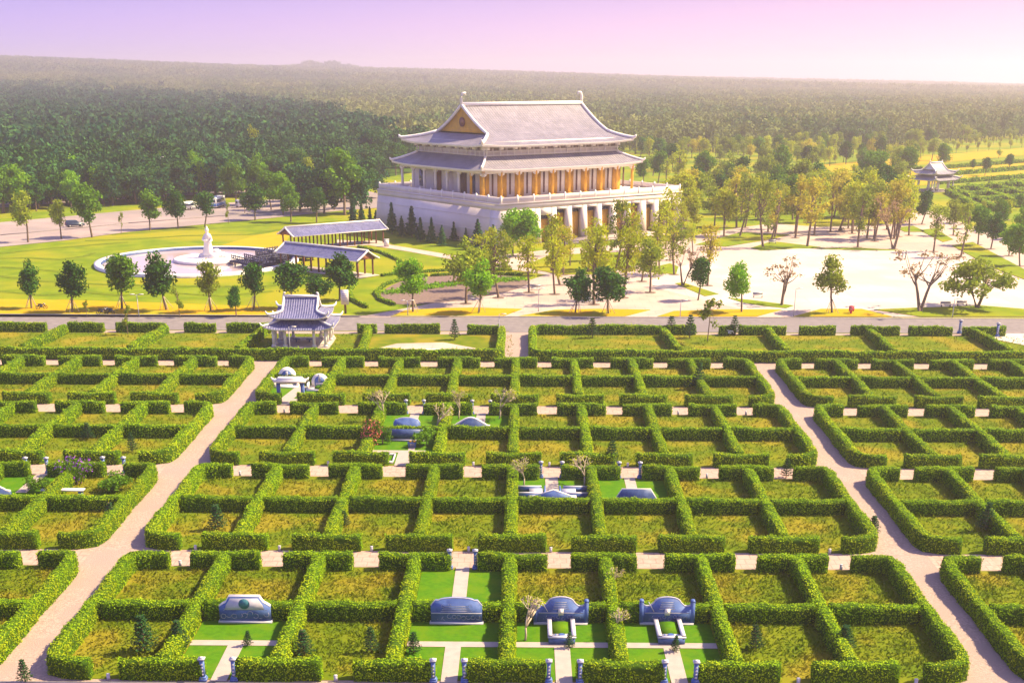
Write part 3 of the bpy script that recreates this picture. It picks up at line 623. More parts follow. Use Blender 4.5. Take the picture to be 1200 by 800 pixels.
# ------------------------------------------------------------------ pavilions
def pavilion(loc,rz,label,w=8.6,d=7.6,m=None,sc_=1):
    P=empty('pavilion',loc,rz=rz,sc_=sc_); tag(P,label,'pavilion')
    m=m or M['tile_blue']
    q=MB(); q.bx(-w/2-.5,w/2+.5,-d/2-.5,d/2+.5,-.2,.35); q.build('floor',M['slab'],P)
    for x in (-w/2,-w/2+1.9,w/2-1.9,w/2):
        for y in (-d/2,-d/2+1.9,d/2-1.9,d/2):
            if abs(x)<w/2 and abs(y)<d/2: continue
            q=MB(); q.tube([(x,y,.35),(x,y,3.4)],.24,n=10); q.box((x,y,.5),(.62,.62,.3)); q.build('column',M['trim'],P)
    q=MB()
    for x0,x1,y0,y1 in ((-w/2,w/2,-d/2-.15,-d/2+.15),(-w/2,w/2,d/2-.15,d/2+.15),(-w/2-.15,-w/2+.15,-d/2,d/2),(w/2-.15,w/2+.15,-d/2,d/2)): q.bx(x0,x1,y0,y1,3.1,3.45)
    q.build('beam',M['trim'],P)
    e=1.35; A=Roof(-w/2-e,w/2+e,-d/2-e,d/2+e,3.4,3.1,4.9,c=.7,lift=.55); A.tiles(P,m,'lower_roof'); A.eave(P,M['trim'],.18,.8)
    A.hips(P,.2,.75)
    k=1.35; q=MB(); q.bx(-w/2+k,w/2-k,-d/2+k,d/2-k,4.4,5.3); q.build('wall',M['trim'],P)
    e=.45; B=Roof(-w/2-e,w/2+e,-d/2-e,d/2+e,5.1,1.9,8.0,c=.42,lift=.6,full=d/2+e); B.tiles(P,m,'upper_roof',gable=True); B.eave(P,M['trim'],.18,.6)
    gable_roof_parts(B,P,M['trim'],.2,.8,.55)
    for i,x in enumerate((-1.2,1.0)):
        q=MB(); q.bx(x-.5,x+.5,-.4,.4,.8,.9); q.bx(x-.12,x+.12,-.12,.12,.35,.8); q.build('table',M['stone_dark'],P)
    return P
pavilion((-32.9,189.6,zg(189.6)),0,'open square pavilion with blue tiled double roof and white columns beside the access road',sc_=(.89,.92,.87))
pavilion((142,462,0),math.radians(35),'small distant white pavilion with two tier roof among the far right plots',sc_=1.15,m=M['tile_temple'])
# covered walkways
def walkway(p0,p1,width,label,n):
    p0=np.array(p0);p1=np.array(p1); c=(p0+p1)/2; L=float(np.linalg.norm(p1-p0)); a=math.atan2(*(p1-p0)[::-1])
    P=empty('covered_walkway',(c[0],c[1],0),rz=a); tag(P,label,'walkway','covered walkways beside the pond')
    q=MB(); q.bx(-L/2-.3,L/2+.3,-width/2+.3,width/2-.3,0,.18); q.build('floor',M['slab'],P)
    for i in range(n):
        x=-L/2+.8+(L-1.6)*i/(n-1)
        for y in (-width/2+.9,width/2-.9): q=MB(); q.box((x,y,1.75),(.26,.26,3.15)); q.build('post',M['wood_red'],P)
    q=MB(); 
    for y in (-width/2+.9,width/2-.9): q.bx(-L/2+.3,L/2-.3,y-.13,y+.13,3.15,3.4)
    q.build('beam',M['wood_red'],P)
    zr,ze=5.0,3.35
    q=MB()
    for sg in (-1,1):
        rows=[[(x,sg*width/2*(1-t),ze+(zr-ze)*(t*.8+.2*t*t)) for x in (-L/2,L/2)] for t in np.linspace(0,1,6)]; q.grid(rows,flip=sg>0)
        rows=[[(x,sg*width/2*(1-t),ze-.14+(zr-ze)*(t*.8+.2*t*t)) for x in (-L/2,L/2)] for t in np.linspace(0,1,6)]; q.grid(rows,flip=sg<0)
    q.build('roof',M['tile_blue'],P)
    q=MB(); q.tube([(-L/2-.1,0,zr+.1),(L/2+.1,0,zr+.1)],.2,n=6)
    for x in (-L/2,L/2):
        for sg in (-1,1): q.tube([(x,sg*width/2*(1-t),ze+(zr-ze)*(t*.8+.2*t*t)+.06) for t in np.linspace(1,-.08,7)],.18,n=6)
    for sg in (-1,1): q.bx(-L/2,L/2,min(sg*width/2,sg*(width/2-.08)),max(sg*width/2,sg*(width/2-.08)),ze-.16,ze-.0)
    q.build('ridge',M['trim'],P)
    q=MB()
    for x in (-L/2+.35,L/2-.35): q.xprism([(-width/2+.6,3.4),(width/2-.6,3.4),(0,4.75)],x-.06,x+.06)
    q.build('gable',M['wood_red'],P)
walkway((-54.2,296.6),(-34.4,312.6),7.0,'long covered walkway with blue tiled roof nearer the temple',13)
walkway((-49.5,270.0),(-30.8,256.6),6.2,'covered walkway with blue tiled roof leading to the pond bridge',11)
# ------------------------------------------------------------------ pond
PC=(-69.5,276.6); PRx,PRy=21.2,22.6
def ell(rx,ry,n=72,c=PC): return [(c[0]+rx*math.cos(t),c[1]+ry*math.sin(t)) for t in np.linspace(0,2*PI,n,endpoint=False)]
sheet('water',[ell(PRx-.3,PRy-.3)],M['water'],.06)
mb=MB(); n=72; A=ell(PRx,PRy); B=ell(PRx-1.3,PRy-1.3)
for i in range(n):
    j=(i+1)%n; a,b,c,d=A[i],A[j],B[j],B[i]
    mb.add([(*a,0),(*b,0),(*c,0),(*d,0),(*a,.62),(*b,.62),(*c,.62),(*d,.62)],[(4,5,6,7),(0,1,5,4),(2,3,7,6)])
tag(mb.build('ornamental_pond',M['trim']),'oval ornamental pond edged with a white raised rim','pond')
pond_=bpy.data.objects['ornamental_pond']; mb=MB(); C_=ell(PRx-1.32,PRy-1.32); D2=ell(PRx-1.5,PRy-1.5)
for i in range(n):
    j=(i+1)%n; a,b,c,d=C_[i],C_[j],D2[j],D2[i]; mb.add([(*a,0),(*b,0),(*c,0),(*d,0),(*a,.58),(*b,.58),(*c,.58),(*d,.58)],[(4,5,6,7),(2,3,7,6)])
mb.build('pool_lining',M['stone_dark'],pond_)
IC=(-67.6,278.6)
mb=MB(); mb.lathe([(7.4,0),(7.6,.5),(7.2,.75),(0.01,.75)],n=40,c=IC); tag(mb.build('statue_island',M['trim'],smooth_=False),'round white island in the pond under the statue','island')
# statue: robed standing figure
ST=empty('statue',(IC[0],IC[1],.75),sc_=.76); tag(ST,'tall white marble statue of a robed standing figure on a rock base in the pond','statue')
mb=MB()
prof=[(0,1.9,1.5,0,0),(.5,1.8,1.45,0,0),(1.2,1.45,1.25,-.05,0),(2.4,1.15,1.0,-.1,0),(3.6,1.0,.85,-.1,0),(4.6,1.1,.8,-.05,0),(5.3,1.15,.75,0,0),(5.8,.85,.62,0,0),(6.05,.42,.40,0,0),(6.25,.36,.36,0,-.05),(6.5,.50,.48,0,-.1),(6.9,.56,.56,0,-.08),(7.25,.46,.48,0,0),(7.45,.26,.28,0,.05),(7.7,.28,.28,0,.05),(7.95,.05,.05,0,.05)]
rows=[]
for z_,a,b_,ox,oy in prof:
    rows.append([(ox+a*math.cos(t)*(1+.05*math.sin(7*t)*(z_<5)),oy+b_*math.sin(t)*(1+.05*math.cos(6*t)*(z_<5)),z_+.6) for t in np.linspace(0,2*PI,25)])
mb.grid(rows)
mb.tube([(-.95,-.2,5.6),(-1.15,-.6,4.9),(-.5,-1.05,4.6),(.15,-1.15,4.9)],[.34,.36,.27,.15],n=8); mb.tube([(.95,-.2,5.6),(1.2,-.5,4.8),(.7,-1.0,4.2),(.2,-1.1,4.1)],[.34,.38,.28,.16],n=8)
mb.ball((0,-.62,7.05),.10,6,4); mb.build('figure',M['statue'],ST,smooth_=True)
mb=MB(); 
for (x,y,r_,h_) in ((0,0,2.3,.8),(2.2,.3,1.7,2.4),(3.6,.5,1.5,1.5),(1.4,-.8,1.6,1.4),(-1.9,.3,1.3,1.1),(4.6,.2,1.0,.9)): mb.lathe([(r_,0),(r_*.92,h_*.4),(r_*.7,h_*.8),(r_*.3,h_),(.02,h_*1.02)],n=9,c=(x,y),sy=.8)
mb.build('rock_base',M['statue'],ST)
# bridge: zigzag deck with dark lattice railings
BR=empty('pond_bridge',(0,0,0)); tag(BR,'dark zigzag footbridge with lattice railings crossing the pond','bridge')
path=[(-60.4,277.0),(-56.6,269.6),(-52.6,272.2),(-55.2,281.5),(-50.2,286.0),(-46.5,281.0)]
path=[(-60.2,273.5),(-55.6,268.0),(-51.0,273.5),(-56.5,280.5),(-53.0,286.0),(-46.4,280.5)]
mb=MB(); rl=MB()
for a,b in zip(path,path[1:]):
    a=np.array(a);b=np.array(b); L=np.linalg.norm(b-a); ang=math.atan2(b[1]-a[1],b[0]-a[0]); c=(a+b)/2; nrm=np.array([-math.sin(ang),math.cos(ang)])
    mb.box((c[0],c[1],.75),(L+2.2,3.2,.3),rz=ang)
    for sg in (-1,1):
        cc=c+nrm*sg*1.5
        for z_ in (1.0,1.5,2.0): rl.box((cc[0],cc[1],z_),(L,.16,.17),rz=ang)
        nn_=max(3,int(L/.8))
        for k in range(nn_+1):
            p=a+(b-a)*k/nn_+nrm*sg*1.5; rl.box((p[0],p[1],1.45),(.2,.2,1.5))
for p in path:
    for dx in (-.8,.8): mb.box((p[0]+dx,p[1],.3),(.25,.25,.9))
mb.build('deck',M['bridge'],BR); rl.build('railing',M['bridge'],BR)
# ------------------------------------------------------------------ roads, plaza and lawns beyond the access road
sheet('plaza',[GP([(420,371.5),(520,353),(590,338),(640,322),(575,312),(548,305),(588,299),(640,293),(800,282),(830,271),(905,262),(960,266),(1060,262),(1073,246),(1086,246),(1130,262),(1210,290),(1260,330),(1260,371.5)])],M['plaza_pink'],.03)
sheet('pavement',[GP([(760,330),(800,312),(840,296),(880,292),(1000,291),(1062,293),(1100,298),(1135,306),(1170,320),(1210,332),(1210,366),(1150,361),(1110,361.5),(1035,364),(985,363),(880,365),(850,358),(800,346),(770,338)])],M['plaza'],.05)
OR=[GP([(458,371.3),(475,364),(520,361.5),(560,361),(612,362.5),(588,371.3)]),GP([(606,371.3),(650,363.5),(700,362.5),(762,363.5),(731,371.3)]),GP([(770,371.3),(790,365),(850,363),(916,363.3),(886,371.3)]),GP([(930,371.3),(962,362.5),(1010,362.5),(1045,371.3)])]
sheet('grass_verge',OR,M['grass_orange'],.12,kerb=1)
sheet('grass_verge',[GP([(-80,371.5),(-80,349),(100,352),(250,357),(320,360),(395,367),(425,371.5)])],M['grass_orange'],.02)
GR=[[(1024,363.2),(1075,361),(1110,360),(1150,358.5),(1200,362.5),(1230,371.3),(1078,371.3)],[(853,349.5),(880,352),(930,358.5),(921,361.5),(895,359),(870,355)],[(791,332.5),(800,331.5),(842,345),(826,347.5)],
 [(612,313),(640,301),(690,297),(760,295),(772,304),(740,313),(700,322),(655,322)],[(815,287),(868,272.5),(925,275.5),(905,280.5),(850,289.5)],[(880,291),(905,283),(962,290),(892,294)],[(800,267),(830,262),(862,268),(826,272.5)],
 [(1077,270),(1095,268),(1117,281),(1105,284)],[(1115,288),(1140,284),(1204,318),(1204,329),(1165,315)],[(750,317),(785,309),(795,313),(792,322),(770,320)],[(935,291),(1010,291),(1062,294),(1000,293.5)],[(1050,267),(1070,265),(1085,272),(1060,272)]]
sheet('grass_verge',[GP(g) for g in GR],M['grass'],.12,kerb=1)
sheet('pavement',[GP([(-60,296),(0,289.5),(75,282),(150,272),(240,263),(319,255.5),(400,247),(445,243.5),(470,232),(430,224),(360,231),(250,239),(150,247),(75,254),(-60,266)])],M['asphalt_pink'],.05)
mb=MB()
pl=GP([(-60,283),(0,276),(75,269.5),(150,262),(240,255),(319,248.5),(400,242)])
for a,b in zip(pl,pl[1:]):
    a=np.array(a);b=np.array(b); c=(a+b)/2; mb.box((c[0],c[1],.1),(np.linalg.norm(b-a)+.2,.5,.2),rz=math.atan2(b[1]-a[1],b[0]-a[0]))
tag(mb.build('kerb',M['asphalt']),kind='structure')
sheet('road',[GP([(-60,248),(0,243.5),(75,238),(150,233),(240,228),(330,224),(330,221),(240,224.5),(150,229),(75,234),(-60,242)])],M['asphalt_pink'],.03)
sheet('path',[GP([(395,281),(440,284),(500,294),(560,304),(600,312),(596,315),(540,306),(480,295),(430,287),(395,285)])],M['plaza_pink'],.03)
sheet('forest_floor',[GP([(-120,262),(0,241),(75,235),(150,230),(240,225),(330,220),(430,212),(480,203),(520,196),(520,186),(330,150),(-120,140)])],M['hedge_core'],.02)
# warm grass area behind pond
sheet('grass_patch',[GP([(245,292),(300,276),(345,268),(330,290),(290,296)])],M['grass_orange'],.02)
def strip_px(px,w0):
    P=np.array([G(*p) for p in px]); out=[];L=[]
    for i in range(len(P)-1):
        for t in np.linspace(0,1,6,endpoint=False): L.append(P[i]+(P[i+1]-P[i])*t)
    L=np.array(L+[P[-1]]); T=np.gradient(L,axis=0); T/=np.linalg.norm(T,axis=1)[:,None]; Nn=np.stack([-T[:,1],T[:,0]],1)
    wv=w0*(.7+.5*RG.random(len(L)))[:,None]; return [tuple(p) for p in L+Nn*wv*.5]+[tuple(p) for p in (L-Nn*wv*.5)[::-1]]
M['grass_painted_shade']=mat('terrace_shade_paint',(.085,.13,.006),(.14,.18,.006),.9,.95,detail=8,coord='World',spec=.05)  # terrace shadows painted as a darker grass colour
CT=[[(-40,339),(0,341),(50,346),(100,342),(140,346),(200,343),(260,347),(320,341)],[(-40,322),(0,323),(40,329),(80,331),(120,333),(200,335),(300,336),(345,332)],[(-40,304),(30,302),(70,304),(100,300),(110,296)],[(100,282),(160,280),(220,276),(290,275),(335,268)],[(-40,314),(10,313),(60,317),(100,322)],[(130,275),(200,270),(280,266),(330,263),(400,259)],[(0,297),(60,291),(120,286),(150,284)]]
sheet('painted_terrace_shade',[strip_px(c,1.6) for c in CT],M['grass_painted_shade'],.015)  # flat dark strips painted on the lawn as the shade of its terraces
# ------------------------------------------------------------------ terraced garden
def ring_hedge(px,label,w=.7,h=.55,closed=False):
    P=[G(*p) for p in px]; c=np.mean(np.array(P),axis=0); me=hmesh('border_hedge',[[(p[0]-c[0],p[1]-c[1]) for p in P]],dens=14,ls=.3,seed=int(px[0][0]),w=w,h=h)
    tag(inst('border_hedge',me,(c[0],c[1],0)),label,'hedge','low border hedges of the curved garden')
bed=curve(GP([(447,343),(470,330),(505,324),(560,322),(605,325),(618,333),(590,343),(540,352),(480,357),(452,353)]),5)
sheet('soil',[bed],M['soil_dark'],.04)
ring_hedge([(462,358),(446,352),(440,344),(452,334),(476,327),(500,324)],'low curved hedge around the left end of the dark flower bed')
ring_hedge([(430,361),(413,352),(409,342),(418,332)],'low curved hedge left of the round lawn by the notice board')
ring_hedge([(447,324),(470,321),(525,317.5),(600,317)],'low straight hedge above the flower bed in the curved garden')
ring_hedge([(505,324),(560,321),(612,323)],'low hedge along the top edge of the dark flower bed')
ring_hedge([(420,290),(448,297),(468,306),(470,309)],'low dark hedge arc on the lawn beside the covered walkway')
rows=[]; mb=MB(); rng=np.random.default_rng(5)
pp=np.array([G(*p) for p in [(455,344),(500,337),(560,330),(610,328)]]); 
for k in range(2200):
    t=rng.random()*3; i=min(int(t),2); c=pp[i]+(pp[i+1]-pp[i])*(t-i)+rng.normal(0,1.1,2)
    rows.append((c[0],c[1],.15+.25*rng.random()))
rows=np.array(rows); leafcards(mb,rows,np.tile([0,0,1.],(len(rows),1)),.5,rng); tag(mb.build('ground_cover',M['leaf_bright']),'bright green ground cover in the flower bed','plants',kind='stuff')
# ------------------------------------------------------------------ trees
def limbs(tb,base,top,clumps,r0,rng,up=.35):
    base=Vector(base); top=Vector(top)
    mid=base.lerp(top,.5)+Vector((rng.normal(0,.12),rng.normal(0,.12),0))*((top-base).length*.15)
    tb.tube([base-Vector((0,0,.15)),base+Vector((0,0,.12)),mid,top],[r0*1.35,r0,r0*.8,r0*.55],n=7)
    for c in clumps:
        c=Vector(c[0]); t=rng.uniform(.55,1.0); s=mid.lerp(top,max(0,(t-.5)*2)); m=s.lerp(c,.5)+Vector((0,0,-(c-s).length*.08))
        tb.tube([s,m,c],[r0*.42,r0*.26,r0*.08],n=5)
def crown_cards(mb,clumps,n,ls,rng,shell=.45,spread=.9):
    vol=np.array([c[1]**2*c[2] for c in clumps]); k=rng.choice(len(clumps),n,p=vol/vol.sum())
    d=rng.normal(0,1,(n,3)); d/=np.linalg.norm(d,axis=1)[:,None]; r_=rng.random(n)**shell
    C=np.array([c[0] for c in clumps])[k]; R=np.array([c[1] for c in clumps])[k][:,None]; Q=np.array([c[2] for c in clumps])[k]
    off=d*r_[:,None]*R; off[:,2]*=Q
    off*=(1+.18*np.sin(d[:,0]*9+k)[:,None])
    leafcards(mb,C+off,d,ls,rng,spread)
PROTO={}
def proto(kind,seed):
    key=(kind,seed)
    if key in PROTO: return PROTO[key]
    rng=np.random.default_rng(seed*97+sum(map(ord,kind))); tb=MB(); cb=MB(); ex=None
    bark='bark'; H=10.
    if kind in('round','bright','mid','olive','yellow','orange'):
        lm={'round':'leaf_dark','bright':'leaf_bright','mid':'leaf_mid','olive':'leaf_olive','yellow':'leaf_yellow','orange':'leaf_orange'}[kind]
        rx=3.0; cl=[]
        for i in range(14):
            a=rng.random()*2*PI; q=rng.random()**.6*rx*.85; z=rng.uniform(3.7,8.3); q*=1-abs(z-5.8)/5.4; cl.append(((q*math.cos(a),q*math.sin(a),z),rng.uniform(1.25,1.95),.8))
        cl.append(((0,0,8.5),1.3,.9)); top=(0,0,5.6); n=3200 if kind in('round','bright','mid') else 1800; ls=.46
        limbs(tb,(0,0,0),top,cl,.2,rng); crown_cards(cb,cl,n,ls,rng)
    elif kind=='forest':
        lm='leaf_forest'; cl=[]
        for i in range(22):
            a=rng.random()*2*PI; z=rng.uniform(1.8,8.4); q=rng.random()**.5*3.6*(1-max(0,z-5)/6); cl.append(((q*math.cos(a),q*math.sin(a),z),rng.uniform(1.3,2.1),.8))
        limbs(tb,(0,0,0),(0,0,6),cl[:8],.24,rng); crown_cards(cb,cl,3000,.6,rng)
    elif kind in('tall','tallyellow','tallorange'):
        lm={'tall':'leaf_olive','tallyellow':'leaf_yellow','tallorange':'leaf_orange'}[kind]; bark='bark'; cl=[]
        for i in range(17):
            a=rng.random()*2*PI; z=rng.uniform(3.4,9.2); q=rng.random()**.6*2.7*(1-abs(z-6.4)/5); cl.append(((q*math.cos(a),q*math.sin(a),z),rng.uniform(.75,1.35),.9))
        limbs(tb,(0,0,0),(rng.normal(0,.5),rng.normal(0,.3),7.2),cl,.19,rng); crown_cards(cb,cl,820,.40,rng)
    elif kind=='bare':
        lm='leaf_dry'; cl=[]
        for i in range(15):
            a=rng.random()*2*PI; q=rng.uniform(1.0,4.2); z=rng.uniform(5,9); cl.append(((q*math.cos(a),q*math.sin(a),z),rng.uniform(.7,1.2),.7))
        b0=Vector((0,0,0)); 
        for s in (-1,1):
            tp=(s*1.5+.5,rng.normal(0,.4),5.4); limbs(tb,(s*.12,0,0),tp,[c for c in cl if (c[0][0]-.5)*s>0],.26,rng)
        crown_cards(cb,cl,480,.33,rng,shell=.8)
    elif kind=='bushy':
        lm='leaf_olive'; cl=[]
        for i in range(34):
            a=rng.random()*2*PI; q=rng.random()**.5*5.0; z=rng.uniform(6.6,8.4)-q*.55+rng.uniform(-1.6,.2)*(q>2); cl.append(((q*math.cos(a),q*math.sin(a),z),rng.uniform(1.1,1.7),.7))
        for s in (-1,1): limbs(tb,(s*.1,0,0),(s*1.6,0,4.6),[c for c in cl if c[0][0]*s>0],.26,rng)
        crown_cards(cb,cl,3400,.46,rng)
    elif kind=='conifer':
        lm='leaf_conifer'; tb.tube([(0,0,-.1),(0,0,5),(0,0,9.8)],[.16,.1,.02],n=6)
        for i in range(16):
            z=1.4+8.2*i/15; r_=(1.7*(1-(i/15)**1.2)+.22)*rng.uniform(.65,1.25); k=int(70*(r_+.3)); a=rng.random(k)*2*PI; q=r_*rng.random(k)**.5; P=np.stack([q*np.cos(a),q*np.sin(a),z-q*.28+rng.normal(0,.12,k)],1); nn=np.stack([np.cos(a),np.sin(a),np.full(k,.7)],1); leafcards(cb,P,nn,.5,rng,.6)
    elif kind=='araucaria':
        lm='leaf_conifer'; tb.tube([(0,0,-.1),(0,0,5),(0,0,9.8)],[.22,.14,.03],n=6)
        for i in range(8):
            z=1.3+7.9*i/7; r_=3.0*(1-i/8.3)+.35; nbr=7
            for b in range(nbr):
                a=2*PI*(b+.5*(i%2))/nbr+rng.normal(0,.1); e=(r_*math.cos(a),r_*math.sin(a),z+.28*r_); tb.tube([(0,0,z),e],[.07,.03],n=4)
                k=38; t=.2+.8*rng.random(k); P=np.stack([e[0]*t,e[1]*t,z+(e[2]-z)*t],1)+rng.normal(0,.14,(k,3)); leafcards(cb,P,np.tile([0,0,1.],(k,1)),.42,rng,.6)
    elif kind=='frangipani':
        lm='leaf_yellow'; bark='bark_light'; ends=[]
        def br(p,d,l,r_,lv):
            q=p+d*l; tb.tube([p,p.lerp(q,.5)+Vector(rng.normal(0,.06,3)),q],[r_,r_*.85,r_*.75],n=5)
            if lv==0: ends.append(q); return
            for _ in range(3 if lv>1 else 2):
                nd=(d+Vector(rng.normal(0,.55,3))); nd.z=abs(nd.z)*.7+.35; nd.normalize(); br(q,nd,l*.78,r_*.72,lv-1)
        br(Vector((0,0,-.1)),Vector((0,0,1)),2.6,.24,4)
        P=np.array([e for e in ends for _ in range(2)])+rng.normal(0,.25,(len(ends)*2,3)); leafcards(cb,P,np.tile([0,0,1.],(len(P),1)),.42,rng,.8)
    elif kind in('pinkbush','purplebush','shrub'):
        lm='leaf_mid'; cl=[((rng.normal(0,2.2),rng.normal(0,2.2),rng.uniform(3,7)),rng.uniform(1.8,2.8),.9) for _ in range(9)]
        limbs(tb,(0,0,0),(0,0,3.5),cl,.3,rng); crown_cards(cb,cl,1100 if kind!='shrub' else 1500,.75,rng,shell=.3)
        if kind!='shrub': ex=MB(); crown_cards(ex,[(c[0],c[1]*1.08,c[2]) for c in (cl if kind=='pinkbush' else cl[:6])],700 if kind=='pinkbush' else 270,.65,rng,shell=.12)
    elif kind=='sapling':
        lm='leaf_olive'; cl=[((rng.normal(0,1.1),rng.normal(0,1.1),rng.uniform(3.5,9.5)),.9,1.2) for _ in range(8)]
        limbs(tb,(0,0,0),(0,0,8.8),cl,.12,rng); crown_cards(cb,cl,330,.6,rng)
    r_=(tb.mesh('trunk',M[bark],True),cb.mesh('crown',M[lm]),ex.mesh('blossom',M['flower_pink' if kind=='pinkbush' else 'flower_purple']) if ex else None)
    PROTO[key]=r_; return r_
STK=None
def stakes_mesh():
    global STK
    if STK is None:
        STK=[]
        for k in range(4):
            a=PI/4+k*PI/2; q=MB(); q.tube([(1.25*math.cos(a),1.25*math.sin(a),0),(.12*math.cos(a),.12*math.sin(a),2.3)],.05,n=5); STK.append(q.mesh('support_stake',M['stake']))
    return STK
NT={}
def tree(kind,x,y,h,label,group=None,cat='tree',name=None,wid=1.0,stakes=False,seed=None,z=None):
    sd=seed if seed is not None else rnd.randrange(5)
    t,c,e=proto(kind,sd); s=h/9.7; rz=rnd.random()*6.28
    tl=0 if kind in('conifer','forest') else .06
    P=empty(name or {'conifer':'cypress_tree','araucaria':'araucaria_tree','frangipani':'frangipani_tree','pinkbush':'flowering_bush','purplebush':'flowering_bush','shrub':'shrub'}.get(kind,'broadleaf_tree'),(x,y,zg(y) if z is None else z),rz=rz); P.rotation_euler=(rnd.gauss(0,tl),rnd.gauss(0,tl),rz); wy=wid*rnd.uniform(.82,1.15)
    inst('trunk',t,(0,0,0),P,sc_=(s,s,s)); inst('crown',c,(0,0,0),P,sc_=(s*wid,s*wy,s*rnd.uniform(.94,1.04)))
    if e: inst('blossom',e,(0,0,0),P,sc_=(s*wid,s*wid,s))
    if stakes:
        for m_ in stakes_mesh(): inst('support_stake',m_,(0,0,0),P)
    tag(P,label,cat,group); return P
def ptree(kind,px,py,top,label,**k):
    x,y=G(px,py); return tree(kind,x,y,hgt(px,py,top),label,**k)
# staked trees on the verge, left of the small pavilion (left to right)
for i,(px,py,tp,kd,w_) in enumerate([(37,361,302,'round',.85),(85,366,303,'round',1.0),(143,362,292,'mid',1.0),(195,363,290,'round',.95),(247,364,299,'olive',.8),(297,363,307,'round',.95)]):
    ptree(kd,px,py,tp,['leaning green staked tree, leftmost on the lawn by the access road','two lobed dark green staked tree, second from the left by the access road','broad light green staked tree in front of the left end of the pond','narrow dense dark green staked tree in front of the middle of the pond','sparse staked tree in front of the statue','rounded green staked tree in front of the pond bridge'][i],group='staked young trees beside the access road',wid=w_,stakes=True,seed=i%3)
ptree('round',277,371,331,'narrow dark green bushy tree leaning over the road left of the pavilion',wid=.75,seed=1)
ptree('sapling',211,372,336,'thin sapling between two staked trees in front of the pond',seed=1)
ptree('round',345,361,304,'wide bushy dark green tree behind the small pavilion roof',wid=1.25,seed=2)
ptree('round',398,351,291,'bushy dark green tree in front of the lower covered walkway',wid=1.15,seed=0)
ptree('round',372,356,318,'low dark bush tree between the walkway and the pavilion',wid=1.3,seed=1)
ptree('bright',484,366,302,'light green staked tree in front of the dark flower bed',stakes=True,seed=0)
ptree('bright',561,367,301,'vivid green staked tree at the left end of the pink plaza',stakes=True,seed=1)
ptree('round',674,367,312,'round dark green tree, left of the pair in front of the temple',stakes=True,seed=0,wid=1.1)
ptree('round',713,368,311,'wide dark green tree, right of the pair in front of the temple',stakes=True,seed=1,wid=1.25)
ptree('bright',869,366,305,'vivid yellow green round tree at the edge of the white plaza',seed=2,wid=1.05)
ptree('bare',916,358,296,'half bare tree with an ivy green stem on the white plaza edge',seed=1,wid=1.0)
ptree('olive',975,367,297,'lone round olive tree with a leaning trunk in front of the white plaza',seed=0,wid=1.1,stakes=True)
ptree('bare',1078,365,287,'forked almost leafless tree with thick dark limbs right of the white plaza',seed=0,wid=1.25)
ptree('bushy',1145,361,288,'broad spreading olive tree at the right edge of the white plaza',seed=0,wid=1.05)
ptree('round',818,352,300,'blue green tree with layered crown near the left end of the white plaza',seed=2,wid=.9)
PL=[(546,356,272,'olive'),(584,349,265,'tall'),(620,343,268,'tallyellow'),(646,318,258,'tall'),(656,334,252,'tallyellow'),(689,319,262,'tallyellow'),(696,357,262,'tallyellow'),(722,315,240,'tall'),(730,349,258,'tallyellow'),(735,316,232,'tallyellow'),(762,343,275,'olive'),(773,321,258,'tallyellow'),(619,300,240,'bright'),(601,300,242,'bright'),(591,312,270,'tallyellow'),(800,335,285,'bare'),(829,335,262,'tallorange'),(867,277,208,'tall'),(894,290,212,'tall'),(900,272,205,'tallyellow'),(932,279,205,'tallorange'),(946,289,206,'tallorange'),(954,276,210,'tallyellow'),(973,272,210,'tallorange'),(994,268,212,'tallyellow'),(837,267,215,'olive'),(849,265,222,'tall'),(1005,290,220,'tall'),(1025,283,222,'tallorange'),(1044,280,222,'tallorange'),(1047,292,226,'bare'),(1065,276,216,'tallyellow'),(1094,295,236,'tall'),(1117,276,232,'olive'),(1126,301,236,'tall'),(1161,292,246,'round'),(1182,300,262,'bright'),(1146,287,238,'mid'),(1080,263,222,'round'),(1195,312,262,'mid'),(645,300,262,'tallyellow'),(668,312,268,'tallyellow'),(704,330,285,'yellow'),(748,300,262,'tall'),(785,305,268,'tallorange'),(812,296,258,'tallyellow'),(1128,262,232,'mid'),(1196,280,238,'bright'),(1166,270,232,'mid'),(1136,268,236,'olive'),(1180,258,232,'yellow')]
KN={'olive':'olive round','tall':'slender olive','tallyellow':'slender yellow leaved','tallorange':'slender orange brown','bare':'nearly bare','bright':'vivid green','mid':'mid green','round':'dark green round','yellow':'yellow round'}
_r=np.random.default_rng(77)
for _ in range(34):
    px=_r.uniform(770,1062); py=_r.uniform(258,281); PL.append((px,py,py-_r.uniform(50,72),_r.choice(['tall','tallyellow','tallorange','tallyellow','yellow','olive'])))
for px,py in [(660,322),(700,306),(752,330),(780,292),(790,322),(575,330),(560,340),(650,345),(770,300)]: PL.append((px,py,py-_r.uniform(52,74),_r.choice(['tallyellow','tall','tallyellow','tallorange'])))
ORD2=ORD+['thirteenth','fourteenth','fifteenth','sixteenth','seventeenth','eighteenth','nineteenth','twentieth','21st','22nd','23rd','24th','25th']
cnt={}
for px,py,tp,kd in sorted(PL):
    if px<770: zone='on the pink plaza before the temple'
    elif px<1000: zone='between the temple and the white plaza'
    else: zone='behind the white plaza, right end'
    k=(kd,zone); cnt[k]=cnt.get(k,0)+1
    ptree(kd,px,py,tp,f'{KN[kd]} tree {zone}, {ORD2[cnt[k]-1]} from the left',group='plaza trees',wid=.85 if kd.startswith('tall') else 1)
pits=[]
for px,py,tp,kd in PL+[(674,367,0,0),(975,367,0,0)]:
    c=G(px,py)
    pits.append([(c[0]+1.1*math.cos(a),c[1]+1.1*math.sin(a)) for a in np.linspace(0,2*PI,12,endpoint=False)])
sheet('soil',pits,M['soil_dark'],.07)
